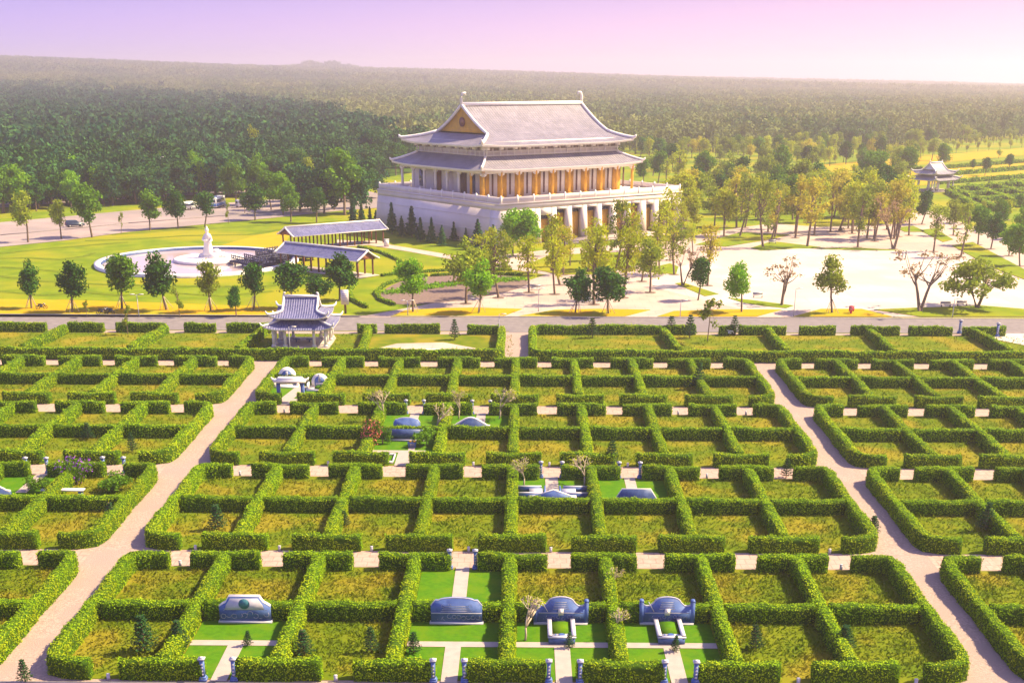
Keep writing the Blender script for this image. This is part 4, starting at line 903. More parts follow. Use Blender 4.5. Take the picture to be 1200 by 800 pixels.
# trees along the left road
LR=[(33,284,222,'olive',.8),(72,280,232,'olive',.7),(108,278,214,'mid',1.0),(176,270,219,'mid',1.0),(209,268,222,'round',.9),(240,266,220,'round',.95),(299,258,212,'round',1.1),(341,260,214,'mid',.95),(371,261,216,'round',.95),(268,262,236,'sapling',.8),(142,274,248,'sapling',.6),(404,252,168,'mid',.85),(360,240,180,'olive',.9),(330,242,200,'round',1.0),(287,250,226,'round',.9)]
for i,(px,py,tp,kd,w_) in enumerate(sorted(LR)):
    nm=ORD[i] if i<12 else ['thirteenth','fourteenth','fifteenth'][i-12]
    ptree(kd,px,py,tp,f'{KN.get(kd,"thin young")} street tree along the far left road, {nm} from the left',group='street trees along the left road',wid=w_,name='street_tree')
# cypress row along the temple's side wall
for i,(px,py,tp) in enumerate([(414,262,234),(424,262,238),(434,268,243),(441,264,247),(459.5,274,237),(471,278,254),(483,278,243),(493,283,256),(506,284,256),(518,288,264),(532,282,260),(546,284,267),(560,292,257),(578,296,264)]):
    nm=(ORD+['thirteenth','fourteenth'])[i]
    ptree('conifer',px,py,tp,f'dark slim cypress by the temple side wall, {nm} from the left',group='cypresses along the temple side wall',wid=1.25 if i%3 else 1.6)
# far left forest edge, individual trees
edge=[(-60,262),(0,246),(60,240),(120,236),(190,231),(240,228),(300,224),(360,220),(420,214),(470,206)]
FE=[];rg=np.random.default_rng(3)
for row in range(3):
    for k in range(36):
        px=-10+k*14.3+rg.normal(0,3); py=np.interp(px,[e[0] for e in edge],[e[1] for e in edge])-3-row*6.5+rg.normal(0,1.2)
        x,y=G(px,py); FE.append((px,x,y,row))
for px in list(np.arange(-20,440,13))+list(np.arange(-14,300,19)): 
    py=np.interp(px,[e[0] for e in edge],[e[1] for e in edge])+rg.uniform(0,6); x,y=G(px+rg.normal(0,3),py); FE.append((px,x,y,3))
for px,py in [(318,246),(332,252),(352,248),(380,250),(392,246),(412,250),(424,244),(300,240),(340,236),(365,232),(400,236),(428,232),(278,243),(385,228)]: x,y=G(px,py); FE.append((px,x,y,3))
FE.sort(); cn={}
for px,x,y,row in FE:
    kd='forest' if rg.random()<(.55,.85,.95,.45)[row] else rg.choice(['mid','bright','round']) if row!=2 else 'forest'
    if px>330 and row==0: kd='mid' if rg.random()<.5 else 'round'
    h=rg.uniform(13.5,18)*(.9 if row==3 else 1) if kd=='forest' else rg.uniform(10,14)
    k=(kd,row); cn[k]=cn.get(k,0)+1
    nm={'forest':'dark green','mid':'mid green','bright':'vivid green','round':'deep green round'}[kd]
    tree(kd,x,y,h,f'{nm} tree, number {cn[k]} from the left, {["second","third","fourth","front"][row]} row of the forest edge',group='trees along the left forest edge',wid=1.0,z=0,name='forest_tree')
ptree('bright',304,226,177,'large vivid light green tree standing out in front of the forest',seed=1,wid=1.05)
ptree('tallyellow',299,210,148,'narrow yellow green tree top rising out of the dark forest',seed=1,wid=.5)
# wooded park behind the right of the temple
RP=[];
for k in range(100):
    px=rg.uniform(745,1110); py=rg.uniform(196,258) if px<1040 else rg.uniform(200,240)
    if 795<px<885 and 186<py<214: continue
    if px<808 and py>218: continue
    if 1062<px<1135 and py>206: continue
    RP.append((px,py))
for px in np.arange(750,900,13): RP.append((px+rg.normal(0,3),rg.uniform(184,193)))
for px in np.arange(900,1100,12): RP.append((px+rg.normal(0,3),rg.uniform(184,198)))
for k in range(34):
    px=rg.uniform(905,1205); RP.append((px,np.interp(px,[900,1000,1100,1210],[182,178,171,163])+rg.normal(0,1.5)))
for k in range(22): RP.append((rg.uniform(742,960),rg.uniform(180,187)))
RP.sort(); cn={}
for px,py in RP:
    x,y=G(px,py); lo=py<200
    kd=rg.choice(['olive','olive','mid','tallyellow','yellow','orange','round','tall'],p=[.20,.12,.22,.11,.16,.06,.08,.05])
    h=rg.uniform(8,11) if lo else rg.uniform(9,13.5)
    cn[kd]=cn.get(kd,0)+1
    nm={'olive':'olive','mid':'mid green','tallyellow':'slender yellow','yellow':'yellow green','orange':'orange brown','round':'dark green','tall':'slender olive'}[kd]
    tree(kd,x,y,h,f'{nm} park tree, number {cn[kd]} from the left, beyond the white plaza',group='park trees right of the temple',z=0,name='park_tree')
# far right: rows of young trees in the field, hedges of the far plots
n_row=0
for (a,b,cntt) in (((960,187),(1210,166),28),((966,193),(1210,172),20)):
    n_row+=1
    for i in range(cntt):
        t=i/(cntt-1); px=a[0]+(b[0]-a[0])*t; py=a[1]+(b[1]-a[1])*t; x,y=G(px,py)
        tree('yellow',x,y,rg.uniform(4,6),f'young tree number {i+1} from the left, {"back" if n_row==1 else "front"} row of the far right field',group='young trees in rows across the far right field',name='young_tree',z=0,wid=.9,seed=i%2)
for i,(px,py,tp,kd) in enumerate([(1050,208,186,'round'),(1140,200,186,'mid'),(1154,206,184,'round'),(1182,200,180,'round'),(1030,204,188,'yellow'),(1100,196,184,'mid'),(1170,186,174,'yellow'),(1196,246,226,'mid'),(1152,250,234,'yellow')]):
    ptree(kd,px,py,tp,f'{KN[kd]} tree, {ORD[i]} of those scattered in the far right plots',group='scattered trees in the far right plots')
sheet('grass_patch',[GP([(960,189),(1220,168),(1220,160),(1150,164),(1000,178)]),GP([(760,208),(905,205),(900,194),(760,196)])],M['grass'],.04)
sheet('soil',[GP([(975,202),(1220,180),(1220,172),(965,193)]),GP([(1000,212),(1220,192),(1220,186),(990,204)]),GP([(1020,222),(1220,206),(1220,199),(1010,214)])],M['grass_orange'],.05)
fh=MB()
fhe=[((1000,200),(1080,200)),((1095,199),(1210,190)),((1020,208),(1062,208)),((1080,208),(1210,198)),((1100,216),(1210,208)),((1112,224),(1210,216)),((1120,231),(1210,224)),((1125,238),(1210,232)),((1135,246),(1210,242)),((1112,222),(1170,248)),((1135,220),(1210,246)),((1160,218),(1210,234)),((1110,226),(1150,248)),((1185,214),(1212,224))]
for i,(a,b) in enumerate(fhe):
    A=np.array(G(*a));B=np.array(G(*b)); c=(A+B)/2; me=hmesh('field_hedge',[[tuple(A-c),tuple(B-c)]],dens=2.2,ls=.9,seed=200+i,w=1.6,h=1.5)
    tag(inst('field_hedge',me,(c[0],c[1],0)),f'thin distant hedge line in the far right plots, {(ORD+["thirteenth","fourteenth"])[i]} from the back','hedge','distant hedges in the far right plots')
# small trees in the cemetery
CF=[(170,765,722,'left of the path end, in the nearest row of plots'),(213,762,725,'leaning on the dividing hedge left of the leftmost headstone'),(290,757,738,'in front of the leftmost headstone'),(357,768,737,'at the hedge right of the leftmost headstone lawn'),(435,765,735,'in the weedy plot left of the watermark free blue headstone'),(886,762,732,'in the weedy plot right of the tombs'),(988,765,733,'on the dividing hedge in the nearest right plots'),(667,760,741,'on the hedge beside the third headstone'),(790,764,744,'in front of the fourth headstone on the right'),(256,620,590,'in the second row of plots right of the left path'),(406,617,598,'beside a dividing hedge in the second row of plots'),(817,456,425,'tallest in the farthest block of plots'),(716,545,517,'behind the gate pillars in the third row'),(156,530,507,'left of the left path near the gate pillars'),(1155,622,588,'near the right edge of the second row'),(1022,626,604,'on the corner of the right gravel path'),(533,398,374,'at the roadside left of the small crossing'),(694,396,372,'at the roadside right of the small crossing'),(786,392,370,'at the roadside in front of the temple right end'),(808,396,368,'dark one in the roadside strip'),(860,393,369,'beside the parked motorbike in the roadside strip'),(103,515,495,'on the hedge behind the purple bush'),(921,560,537,'at the corner of the second block by the right path'),(30,800,772,'bottom left corner beside the path'),(485,766,742,'in front of the blue arched headstone'),(130,615,588,'on the end hedge left of the left path')]
for i,(px,py,tp,lb) in enumerate(CF):
    lb=lb.replace('watermark free ','')
    ptree('araucaria',px,py,tp,'small dark tiered conifer '+lb,group='small tiered conifers among the plots',wid=1.0+.25*(i%3==0))
ptree('sapling',829,400,345,'spindly yellowing sapling in the roadside strip',seed=0)
ptree('sapling',102,372,352,'small sapling at the roadside left of the motorbikes',seed=2)
ptree('sapling',150,392,358,'multi stemmed sapling in the gap of the roadside hedge',seed=1)
for i,(x,y,h,lb) in enumerate([(-7.6,147.4,4.6,'bare frangipani left of the paired gate pillars in the third block'),(-2.8,147.6,4.8,'bare frangipani right of the paired gate pillars in the third block'),(-9.9,141.2,4.4,'tall bare frangipani beside the round flowering shrub'),(-16.6,146.2,4.6,'bare frangipani against the dividing hedge above the pink bush'),(.2,121.6,4.0,'leaning frangipani at the left of the white walled family tomb'),(6.3,122.2,4.0,'white flowering frangipani at the right of the white walled family tomb'),(.3,85.4,4.2,'bare twisted frangipani on the hedge between second and third headstones'),(6.9,86.0,2.9,'dry bare frangipani on the hedge between third and fourth headstones'),(7.4,95.5,2.4,'dead branches lying on the dividing hedge in the nearest block')]):
    tree('frangipani',x,y,h,lb,group='bare frangipani trees among the tombs',seed=i%3)
tree('pinkbush',-16.7,135.6,3.4,'round bush covered in pink flowers beside the headstone lawn',cat='bush',seed=0,wid=.75)
tree('purplebush',-45.2,122.6,3.0,'large bush with purple flowers behind the left gate pillars',cat='bush',seed=1,wid=.85)
tree('shrub',-10.6,136.2,2.2,'round clipped shrub with a few flowers beside the path to the headstone',cat='bush',seed=1,wid=1.25)
tree('shrub',-15.6,136.8,2.6,'small round topped standard tree between the pink bush and the headstone',cat='bush',seed=2,wid=.6)
tree('shrub',-40.3,120.0,2.2,'overgrown leafy shrub in the plot left of the left path',cat='bush',seed=0,wid=1.6)
tree('shrub',-47.6,119.2,2.3,'overgrown leafy shrub on the hedge beside the white bench',cat='bush',seed=2,wid=1.2)
# ------------------------------------------------------------------ groomed plots and tombs
lw=[];sb=[]
for cx,a,b in GROOMED: lw.append([(cx-3.4,a+.5),(cx+3.4,a+.5),(cx+3.4,b-.5),(cx-3.4,b-.5)])
sheet('lawn',lw,M['lawn_cut'],.07)
def slab(cx,y0,y1,w=1.1): sb.append([(cx-w/2,y0),(cx+w/2,y0),(cx+w/2,y1),(cx-w/2,y1)])
for cx in (-21,-5,3,11): slab(cx,78.4,84.2,1.15); sb.append([(cx-3.4,84.2),(cx+3.4,84.2),(cx+3.4,85.1),(cx-3.4,85.1)])
slab(-5,92.5,100,1.15); sb.append([(-8.4,90.2),(-1.6,90.2),(-1.6,90.9),(-8.4,90.9)])
slab(11,120.2,125); slab(3,116.0,125,1.3); slab(-49.6,119,125); slab(-5,145.5,150); slab(-13,146.5,150); slab(-12.6,128.6,133.4,1.9); slab(-12.2,134.2,137.6,.7); sb.append([(-16.6,133.4),(-10.6,133.4),(-10.6,134.2),(-16.6,134.2)])
sb.append([(-30.6,153.5),(-27.0,153.5),(-27.0,156.5),(-30.6,156.5)]); sb.append([(-30.5,156.5),(-28.9,156.5),(-28.0,163),(-29.6,163)])
sheet('slab_path',sb,M['slab'],.10)
sheet('pavement',[[(-20,182.2),(-8,182.6),(-7,187),(-12,191),(-19,190),(-22,186)]],M['plaza_pink'],.06)
sheet('slab_path',[[(-15.8,183.6),(-9.4,183.6),(-9.8,186.2),(-14.8,186.2)]],M['white'],.09)
pm=MB(); pm.box((0,0,.10),(.52,.52,.20)); pm.box((0,0,.27),(.42,.42,.14)); pm.box((0,0,.95),(.27,.27,1.25)); pm.box((0,0,1.61),(.38,.38,.09)); shaft=pm.mesh('shaft',M['stone_blue'])
pm=MB(); pm.box((0,0,1.69),(.46,.46,.08)); pm.box((0,0,1.78),(.34,.34,.10),tx=.3,ty=.3); cap=pm.mesh('cap',M['stone_light'])
pm=MB()
for k in range(4): pm.box((0,-.15,.52+.25*k),(.15,.03,.14))
plate=pm.mesh('inscription',M['stone_light'])
def pillar(x,y,lab,sc_=1.0):
    P=empty('gate_pillar',(x,y,zg(y)),sc_=sc_); tag(P,lab,'pillar','stone gate pillars at plot entrances')
    inst('shaft',shaft,(0,0,0),P); inst('cap',cap,(0,0,0),P); inst('inscription',plate,(0,0,0),P)
PT=[(-21,78.7,'leftmost headstone plot'),(-5,78.7,'second headstone plot'),(3,78.7,'third headstone plot'),(11,78.7,'fourth headstone plot at right'),(-5,99.7,'small lawn plot behind the second headstone'),(-50.2,125.4,'plot with the blue wavy headstone at the left edge'),(-42.3,125.7,'overgrown plot with the purple bush'),(3,124.9,'white walled family tomb'),(11,124.9,'small lawn plot with the dark trapezoid stone'),(-5,149.7,'plot between the two bare frangipani'),(-13,149.7,'plot of the blue arched gravestone in the third block')]
for cx,y,nm in PT:
    for s,sd in ((-1,'left'),(1,'right')): pillar(cx+s*1.08,y,f'blue grey {sd} gate pillar with white cap at the entrance of the {nm}')
def scroll(mb,x0,x1,z0,z1,y,n,seed,t=.02):
    g=np.random.default_rng(seed)
    for i in range(n):
        x=x0+(x1-x0)*(i+.5)/n; z=(z0+z1)/2+g.normal(0,(z1-z0)*.12); mb.tube([(x+(z1-z0)*.33*math.cos(a),y,z+(z1-z0)*.33*math.sin(a)) for a in np.linspace(g.random()*6,g.random()*6+4.2,8)],t,n=4)
def headstone(kind,x,y,label,rz=0,sc_=1.0):
    P=empty('headstone',(x,y,zg(y)),rz=rz,sc_=sc_); tag(P,label,'headstone')
    q=MB(); q.bx(-2.05,2.05,-.35,.35,0,.22); q.build('base',M['stone_light'],P)
    if kind=='emblem':
        out=[(-1.95,.22),(1.95,.22),(1.95,1.35),(1.65,1.55),(1.4,1.7),(1.15,2.15),(-1.15,2.15),(-1.4,1.7),(-1.65,1.55),(-1.95,1.35)]
        q=MB(); q.vprism(out,-.2,.2); q.build('slab',M['stone_blue'],P)
        q=MB(); pts=[(px_,0,pz+.03) for px_,pz in out[2:]]; q.tube([(a,-.12,b) for a,_,b in pts],.07,n=5); q.tube([(a,.12,b) for a,_,b in pts],.07,n=5); q.build('frame',M['trim'],P)
        q=MB(); q.vprism([(-1.5,1.12),(1.5,1.12),(1.4,1.5),(1.05,2.06),(-1.05,2.06),(-1.4,1.5)],-.24,-.205); pn=q.build('panel',M['stone_light'],P)
        q=MB(); q.vprism([(.42*math.cos(a),1.62+.42*math.sin(a)) for a in np.linspace(0,2*PI,20,endpoint=False)],-.28,-.245); q.build('emblem',M['emblem'],pn)
        q=MB(); scroll(q,-1.85,1.85,.35,.95,-.24,9,4); scroll(q,-1.8,-1.1,1.05,1.35,-.23,2,5); scroll(q,1.1,1.8,1.05,1.35,-.23,2,6); q.build('carving',M['stone_light'],P)
    elif kind=='arch':
        out=[(-1.95,.22),(1.95,.22),(1.95,1.5),(1.6,1.95)]+[(1.3*math.cos(a)*1.05,1.9+.25*math.sin(a)) for a in np.linspace(.1,PI-.1,9)]+[(-1.6,1.95),(-1.95,1.5)]
        q=MB(); q.vprism(out,-.2,.2); q.build('slab',M['stone_blue'],P)
        q=MB(); pts=out[2:]; q.tube([(a,-.12,b+.03) for a,b in pts],.06,n=5); q.tube([(-1.93,-.22,.95),(1.93,-.22,.95)],.05,n=4); q.build('frame',M['stone_light'],P)
        q=MB(); scroll(q,-1.8,1.8,.35,.85,-.23,10,8,.018); scroll(q,-1.3,1.3,1.4,1.75,-.23,5,9,.016)
        for k in range(4): q.bx(-1.2+.1*k,1.2-.1*k,-.23,-.205,1.08+.14*k,1.12+.14*k)
        q.build('inscription',M['stone_light'],P)
    elif kind=='bed':
        out=[(-1.9,.22),(1.9,.22),(1.9,1.62),(1.6,1.5),(1.3,1.52),(1.12,1.68),(1.0,1.8)]+[(.95*math.cos(a),1.85+.38*math.sin(a)) for a in np.linspace(.25,PI-.25,9)]+[(-1.0,1.8),(-1.12,1.68),(-1.3,1.52),(-1.6,1.5),(-1.9,1.62)]
        q=MB(); q.vprism(out,-.18,.18); q.build('slab',M['stone_blue'],P)
        for s in (-1,1):
            q=MB(); q.box((s*1.95,0,.95),(.3,.5,1.9)); q.box((s*1.95,0,1.97),(.36,.56,.14),tx=.5,ty=.5); q.build('post',M['stone_blue'],P)
        q=MB(); q.tube([(a,-.1,b+.04) for a,b in out[2:]],.075,n=5); q.tube([(-1.7,-.2,1.0),(1.7,-.2,1.0)],.04,n=4); q.tube([(-1.0,-.2,1.1),(-1.45,-.2,1.9)],.04,n=4); q.build('frame',M['stone_light'],P)
        q=MB(); 
        for k in range(4): q.bx(-.6+.05*k,.6-.05*k,-.22,-.19,1.3+.18*k,1.36+.18*k)
        scroll(q,-1.6,1.6,.4,.8,-.2,8,12,.016); q.build('inscription',M['stone_light'],P)
        q=MB(); q.box((0,-.32,1.15),(.4,.2,.5)); q.box((0,-.44,1.15),(.2,.05,.26)); q.build('portrait_plaque',M['white'],P)
        q=MB(); 
        for s in (-1,1): q.box((s*.88,-2.0,.32),(.18,3.4,.5))
        q.box((0,-3.75,.32),(1.94,.2,.5)); q.build('grave_kerb',M['stone_blue'],P)
        q=MB(); 
        for s in (-1,1): q.box((s*.88,-2.0,.60),(.34,3.5,.07))
        q.box((0,-3.75,.60),(2.1,.34,.07)); q.box((0,-3.15,.2),(1.56,1.0,.38)); q.build('grave_ledge',M['stone_light'],P)
        q=MB(); q.box((0,-1.6,.22),(1.52,2.2,.44)); q.build('grave_grass',M['lawn_cut'],P)
        q=MB(); q.lathe([(.14,.31),(.24,.42),(.26,.5),(.2,.52)],n=12,c=(0,-3.1)); q.lathe([(.08,.31),(.12,.4),(.05,.52)],n=8,c=(-.45,-3.1)); q.lathe([(.08,.31),(.12,.4),(.05,.52)],n=8,c=(.45,-3.1)); q.build('incense_bowl',M['stone_blue'],P)
    elif kind=='wave':
        out=[(-2.3,.22),(2.3,.22),(2.3,1.0),(1.9,1.05)]+[(1.9-3.8*t,1.15+.75*math.sin(PI*t)**1.5) for t in np.linspace(.06,.94,13)]+[(-1.9,1.05),(-2.3,1.0)]
        q=MB(); q.vprism(out,-.2,.2); q.build('slab',M['stone_dark'],P)
        q=MB(); q.tube([(a,0,b+.05) for a,b in out[2:]],.13,n=6); q.build('frame',M['trim'],P)
    elif kind=='trapezoid':
        q=MB(); q.vprism([(-1.95,.22),(1.95,.22),(1.95,.9),(1.35,1.75),(-1.35,1.75),(-1.95,.9)],-.2,.2); q.build('slab',M['stone_dark'],P)
        q=MB(); q.tube([(-1.95,0,.9),(-1.35,0,1.78),(1.35,0,1.78),(1.95,0,.9)],.08,n=5); q.build('frame',M['trim'],P)
    return P
headstone('emblem',-21.1,88.55,'blue grey headstone with white frame and round teal emblem, leftmost of the four')
headstone('arch',-4.95,88.55,'plain blue inscribed headstone with a low arched top, second from the left')
headstone('bed',3.0,88.6,'blue headstone with posts and kerbed grave, under the centre of the view')
headstone('bed',11.1,88.7,'blue headstone with posts and kerbed grave beside the right hand hedge, fourth from the left')
headstone('wave',-51.9,116.6,'deep blue wavy headstone with white edge at the left edge of the view',rz=PI)
headstone('trapezoid',10.9,115.5,'dark blue trapezoid headstone seen from behind over a hedge',rz=PI,sc_=(1,1,1.1))
headstone('arch',-13.2,140.6,'dark blue arched headstone seen from behind in the third block',rz=PI,sc_=(.78,1,.92))
headstone('wave',-5.9,140.6,'blue grey wavy headstone between two bare frangipani',rz=PI,sc_=(.95,1,1.05))
# dark long headstone facing camera in the block three lawn
P=empty('headstone',(-12.9,139.9-1.0+.2,zg(139)),sc_=1); P.location=(-12.9,138.1,zg(138.1)); tag(P,'long dark headstone wall with white base in front of a hedge','headstone')
q=MB(); q.bx(-2.6,1.9,-.2,.2,0,.25); q.build('base',M['stone_light'],P); q=MB(); q.bx(-2.4,1.7,-.15,.15,.25,1.35); q.build('slab',M['stone_dark'],P)
P=empty('tomb_bench',(-15.6+.2,131.5,zg(131.5))); P.location=(-14.7,131.0,zg(131.0)); tag(P,'small white kerbed bed with a brown urn beside the slab path','planter')
q=MB(); 
for a in (((-.9,0,.15),(.15,3,.3)),((.9,0,.15),(.15,3,.3)),((0,-1.5,.15),(1.95,.15,.3)),((0,1.5,.15),(1.95,.15,.3))): q.box(*a)
q.build('kerb',M['stone_light'],P); q=MB(); q.lathe([(.3,0),(.42,.35),(.3,.7),(.36,.8)],n=12); q.build('urn',M['wood_dark'],P)
P=empty('stone_bench',(-45.0,118.0,zg(118.0))); tag(P,'low pale stone bench below the purple bush','bench')
q=MB(); q.box((0,0,.75),(4.2,.7,.14)); q.build('seat',M['stone_light'],P)
for s in (-1,1): q=MB(); q.box((s*1.7,0,.35),(.3,.6,.68)); q.build('leg',M['stone_blue'],P)
P=empty('offering_table',(-12.2,141.6-2.2,zg(139.5))); P.location=(-12.2,135.4,zg(135.4)); tag(P,'small offering table with bowls in front of the long dark headstone','table')
q=MB(); q.box((0,0,.6),(1.0,.5,.1)); q.box((-.35,0,.28),(.12,.4,.55)); q.box((.35,0,.28),(.12,.4,.55)); q.build('table',M['stone_blue'],P); q=MB(); q.lathe([(.1,.65),(.16,.8),(.12,.85)],n=8,c=(-.2,0)); q.lathe([(.1,.65),(.16,.8),(.12,.85)],n=8,c=(.25,0)); q.build('bowl',M['wood'],P)
# family tomb with white walls
P=empty('family_tomb',(3.0,118.6,zg(118.6))); tag(P,'family tomb with pale ledges, blue kerbs and four small lawns','tomb')
q=MB()
for s in (-1,1):
    for yy_ in (-2.4,-.3,1.8): q.box((s*2.3,yy_,.3),(2.4,.25,.55))
    q.box((s*.75,-.3,.35),(.16,4.4,.6))
q.build('kerb',M['stone_blue'],P)
q=MB()
for s in (-1,1):
    for yy_ in (-2.4,-.3,1.8): q.box((s*2.3,yy_,.61),(2.45,.3,.06))
    for yy_ in (-1.35,.75): q.box((s*1.6,yy_,.32),(1.4,1.6,.3)); 
q.build('ledge',M['stone_light'],P)
q=MB(); q.vprism([(-1.7,0),(1.7,0),(1.7,1.0),(0,1.6),(-1.7,1.0)],-2.75,-2.5); q.build('headstone_slab',M['stone_blue'],P)
q=MB(); q.tube([(-1.75,-2.62,1.02),(0,-2.62,1.64),(1.75,-2.62,1.02)],.08,n=5); q.build('frame',M['trim'],P)
mk=MB(); mk.box((0,0,.22),(.22,.16,.44)); mk.box((0,0,.47),(.28,.2,.07),tx=.6,ty=.6); mkm=mk.mesh('marker',M['stone_light'])
for bi,t in enumerate(tops[:3]):
    for i in range(8):
        x=-29+8*i; 
        for yy_,sd in ((t-20.9,'front'),(t+.45,'back')):
            if (abs(x+21)<1 or abs(x+5)<1 or abs(x-3)<1 or abs(x-11)<1) and (bi==0 or yy_>t): continue
            if RG.random()<.35: continue
            tag(inst('plot_marker',mkm,(x+RG.normal(0,.25),yy_,zg(yy_))),f'tiny plot marker, {sd} opening, {ORD[i]} plot right of left path, {ROWN[bi]} block','marker','tiny plot markers')
# white entrance arch and crescent tomb, farthest block
P=empty('entrance_arch',(-28.9,155.0,zg(155))); tag(P,'white roofed entrance arch on blue posts at the edge of a path','arch')
for s in (-1,1): q=MB(); q.box((s*1.5,0,1.3),(.42,.42,2.6)); q.build('post',M['stone_blue'],P)
q=MB(); q.box((0,0,2.75),(4.0,1.2,.3)); q.box((0,0,3.05),(3.6,.9,.35),tx=.8,ty=.5); 
for s in (-1,1): q.tube([(s*1.6,0,2.8),(s*1.95,0,2.8),(s*2.2,0,2.95),(s*2.35,0,3.2)],[.22,.2,.15,.05],n=6)
q.build('roof',M['trim'],P)
def crescent(x,y,label,w=1.5,h=2.6):
    P=empty('arched_tomb',(x,y,zg(y))); tag(P,label,'tomb','white arched tombs behind the entrance arch')
    q=MB(); q.bx(-w-.5,w+.5,-1.9,.5,0,.25); q.build('base',M['trim'],P)
    q=MB(); q.vprism([(-w,.25),(w,.25),(w,h*.5)]+[(w*math.cos(a),h*.5+(h*.5)*math.sin(a)) for a in np.linspace(.15,PI-.15,11)]+[(-w,h*.5)],-.2,.25); q.build('backrest_wall',M['trim'],P)
    q=MB(); k=w*.62; q.vprism([(-k,.4),(k,.4),(k,h*.5)]+[(k*math.cos(a),h*.5+(h*.36)*math.sin(a)) for a in np.linspace(.15,PI-.15,9)]+[(-k,h*.5)],-.26,-.205); q.build('panel',M['stone_blue'],P)
    q=MB(); q.bx(-.16,.16,-.3,-.265,.9,1.9); q.bx(-.5,.5,-.3,-.265,.55,.75); q.build('inscription',M['stone_light'],P)
    for s_ in (-1,1): q=MB(); q.box((s_*(w+.35),-.7,.55),(.22,1.9,.7),ty=.7); q.build('side_wing',M['trim'],P)
crescent(-30.9,164.0,'larger white arched tomb directly behind the entrance arch',1.15,2.35); crescent(-26.4,162.4,'smaller white arched tomb right of the entrance arch',1.05,1.9)
q=MB(); q.ball((-26.4,161.2,zg(161.2)+.3),.55,10,6,(1,1,.7)); tag(q.build('grass_mound',M['lawn_cut'],smooth_=True),'small green mound in front of the smaller arched tomb','mound')
# ------------------------------------------------------------------ street furniture
def lamp(px,py,top,lab,double=False):
    x,y=G(px,py); h=hgt(px,py,top); P=empty('street_lamp',(x,y,zg(y))); tag(P,lab,'street lamp','lamp posts along the access road')
    q=MB(); q.tube([(0,0,0),(0,0,.5),(0,0,h)],[.11,.07,.05],n=8); q.build('pole',M['metal'],P)
    q=MB()
    for s in ((-1,1) if double else (1,)): q.tube([(0,0,h-.1),(s*.7,0,h+.05)],.035,n=5)
    q.build('arm',M['metal'],P)
    for s in ((-1,1) if double else (1,)): q=MB(); q.box((s*.75,0,h+.04),(.7,.28,.1)); q.build('lamp_head',M['white'],P)
for px,py,tp,lb,db in ((163,371,345,'white lamp post on the verge between staked trees at left',True),(478,370,352,'white lamp post in front of the flower bed',True),(631,365,338,'slim lamp post between plaza and road near the small crossing',True),(797,372,352,'slim lamp post by the road in front of the temple right end',False),(930,371,338,'slim lamp post left of the red notice stand',False),(1116,372,350,'slim lamp post near the benches at right',False),(585,395,368,'short lamp post at the small crossing',False),(375,408,390,'short pole at the pavilion hedge',False),(340,412,383,'short pole left of the pavilion entrance',False),(193,235,184,'tall curved street lamp at the forest edge',False)): lamp(px,py,tp,lb,db)
def board(px,py,top,w,m,label,leg):
    x,y=G(px,py); h=hgt(px,py,top); P=empty('notice_board',(x,y,zg(y))); tag(P,label,'sign')
    q=MB(); q.box((0,0,h/2),(.35,.2,h)); q.build('post',M[leg],P); q=MB(); q.box((0,-.16,h*.68),(w,.1,h*.62)); bd=q.build('board',M[m],P)
    q=MB()
    for k in range(5): q.bx(-w*.33,w*.33-.1*(k%2),-.225,-.212,h*.5+k*h*.075,h*.515+k*h*.075)
    q.build('lettering',M['stone_dark' if m=='white' else 'white'],bd)
board(405,367,339,1.3,'white','white upright notice board beside the road right of the small pavilion','wood_dark')
board(997,368,358,.9,'red','small red notice stand on the dry verge before the white plaza','red')
def bench(px,py,lab):
    x,y=G(px,py); P=empty('park_bench',(x,y,0)); tag(P,lab,'bench','benches around the plaza')
    q=MB(); q.box((0,0,.45),(1.8,.5,.06)); q.build('seat',M['metal'],P); q=MB(); q.box((0,.27,.75),(1.8,.06,.4)); q.build('backrest',M['metal'],P)
    for s in (-1,1): q=MB(); q.box((s*.75,0,.21),(.08,.45,.42)); q.build('leg',M['metal_dark'],P)
for px,py,lb in ((1108,360,'grey bench left of the lamp under the spreading tree'),(1127,359,'grey bench right of the lamp under the spreading tree'),(552,352,'bench under the olive tree at the left end of the pink plaza'),(628,340,'left bench on the pink plaza by the slim tree'),(690,355,'bench behind the two dark green trees'),(905,286,'bench beside the trees behind the white plaza'),(888,349,'pale bench behind the vivid green tree')): bench(px,py,lb)
def motorbike(x,y,rz,lab,m='metal_dark',z=None):
    P=empty('motorbike',(x,y,zg(y)),rz=rz); tag(P,lab,'motorbike','parked motorbikes')
    for s in (-.62,.62):
        q=MB(); q.tube([(s+.3*math.cos(a),0,.3+.3*math.sin(a)) for a in np.linspace(0,2*PI,15)],.06,n=6,cap=False); q.tube([(s,-.05,.3),(s,.05,.3)],.08,n=8); q.build('wheel',M['rubber'],P)
    q=MB(); q.tube([(-.6,0,.42),(-.35,0,.75),(.15,0,.68),(.42,0,.85),(.62,0,.35)],[.1,.17,.13,.13,.05],n=8); q.box((.0,0,.42),(.5,.22,.3)); q.build('body',M[m],P,smooth_=True)
    q=MB(); q.box((-.25,0,.86),(.7,.24,.1),tx=.9); q.build('seat',M['rubber'],P); q=MB(); q.tube([(.42,-.32,1.02),(.46,0,.95),(.42,.32,1.02)],.025,n=5); q.tube([(.46,0,.95),(.5,0,.7)],.04,n=5); q.build('handlebar',M['metal'],P); q=MB(); q.ball((.56,0,.85),.09,8,5); q.build('headlight',M['white'],P)
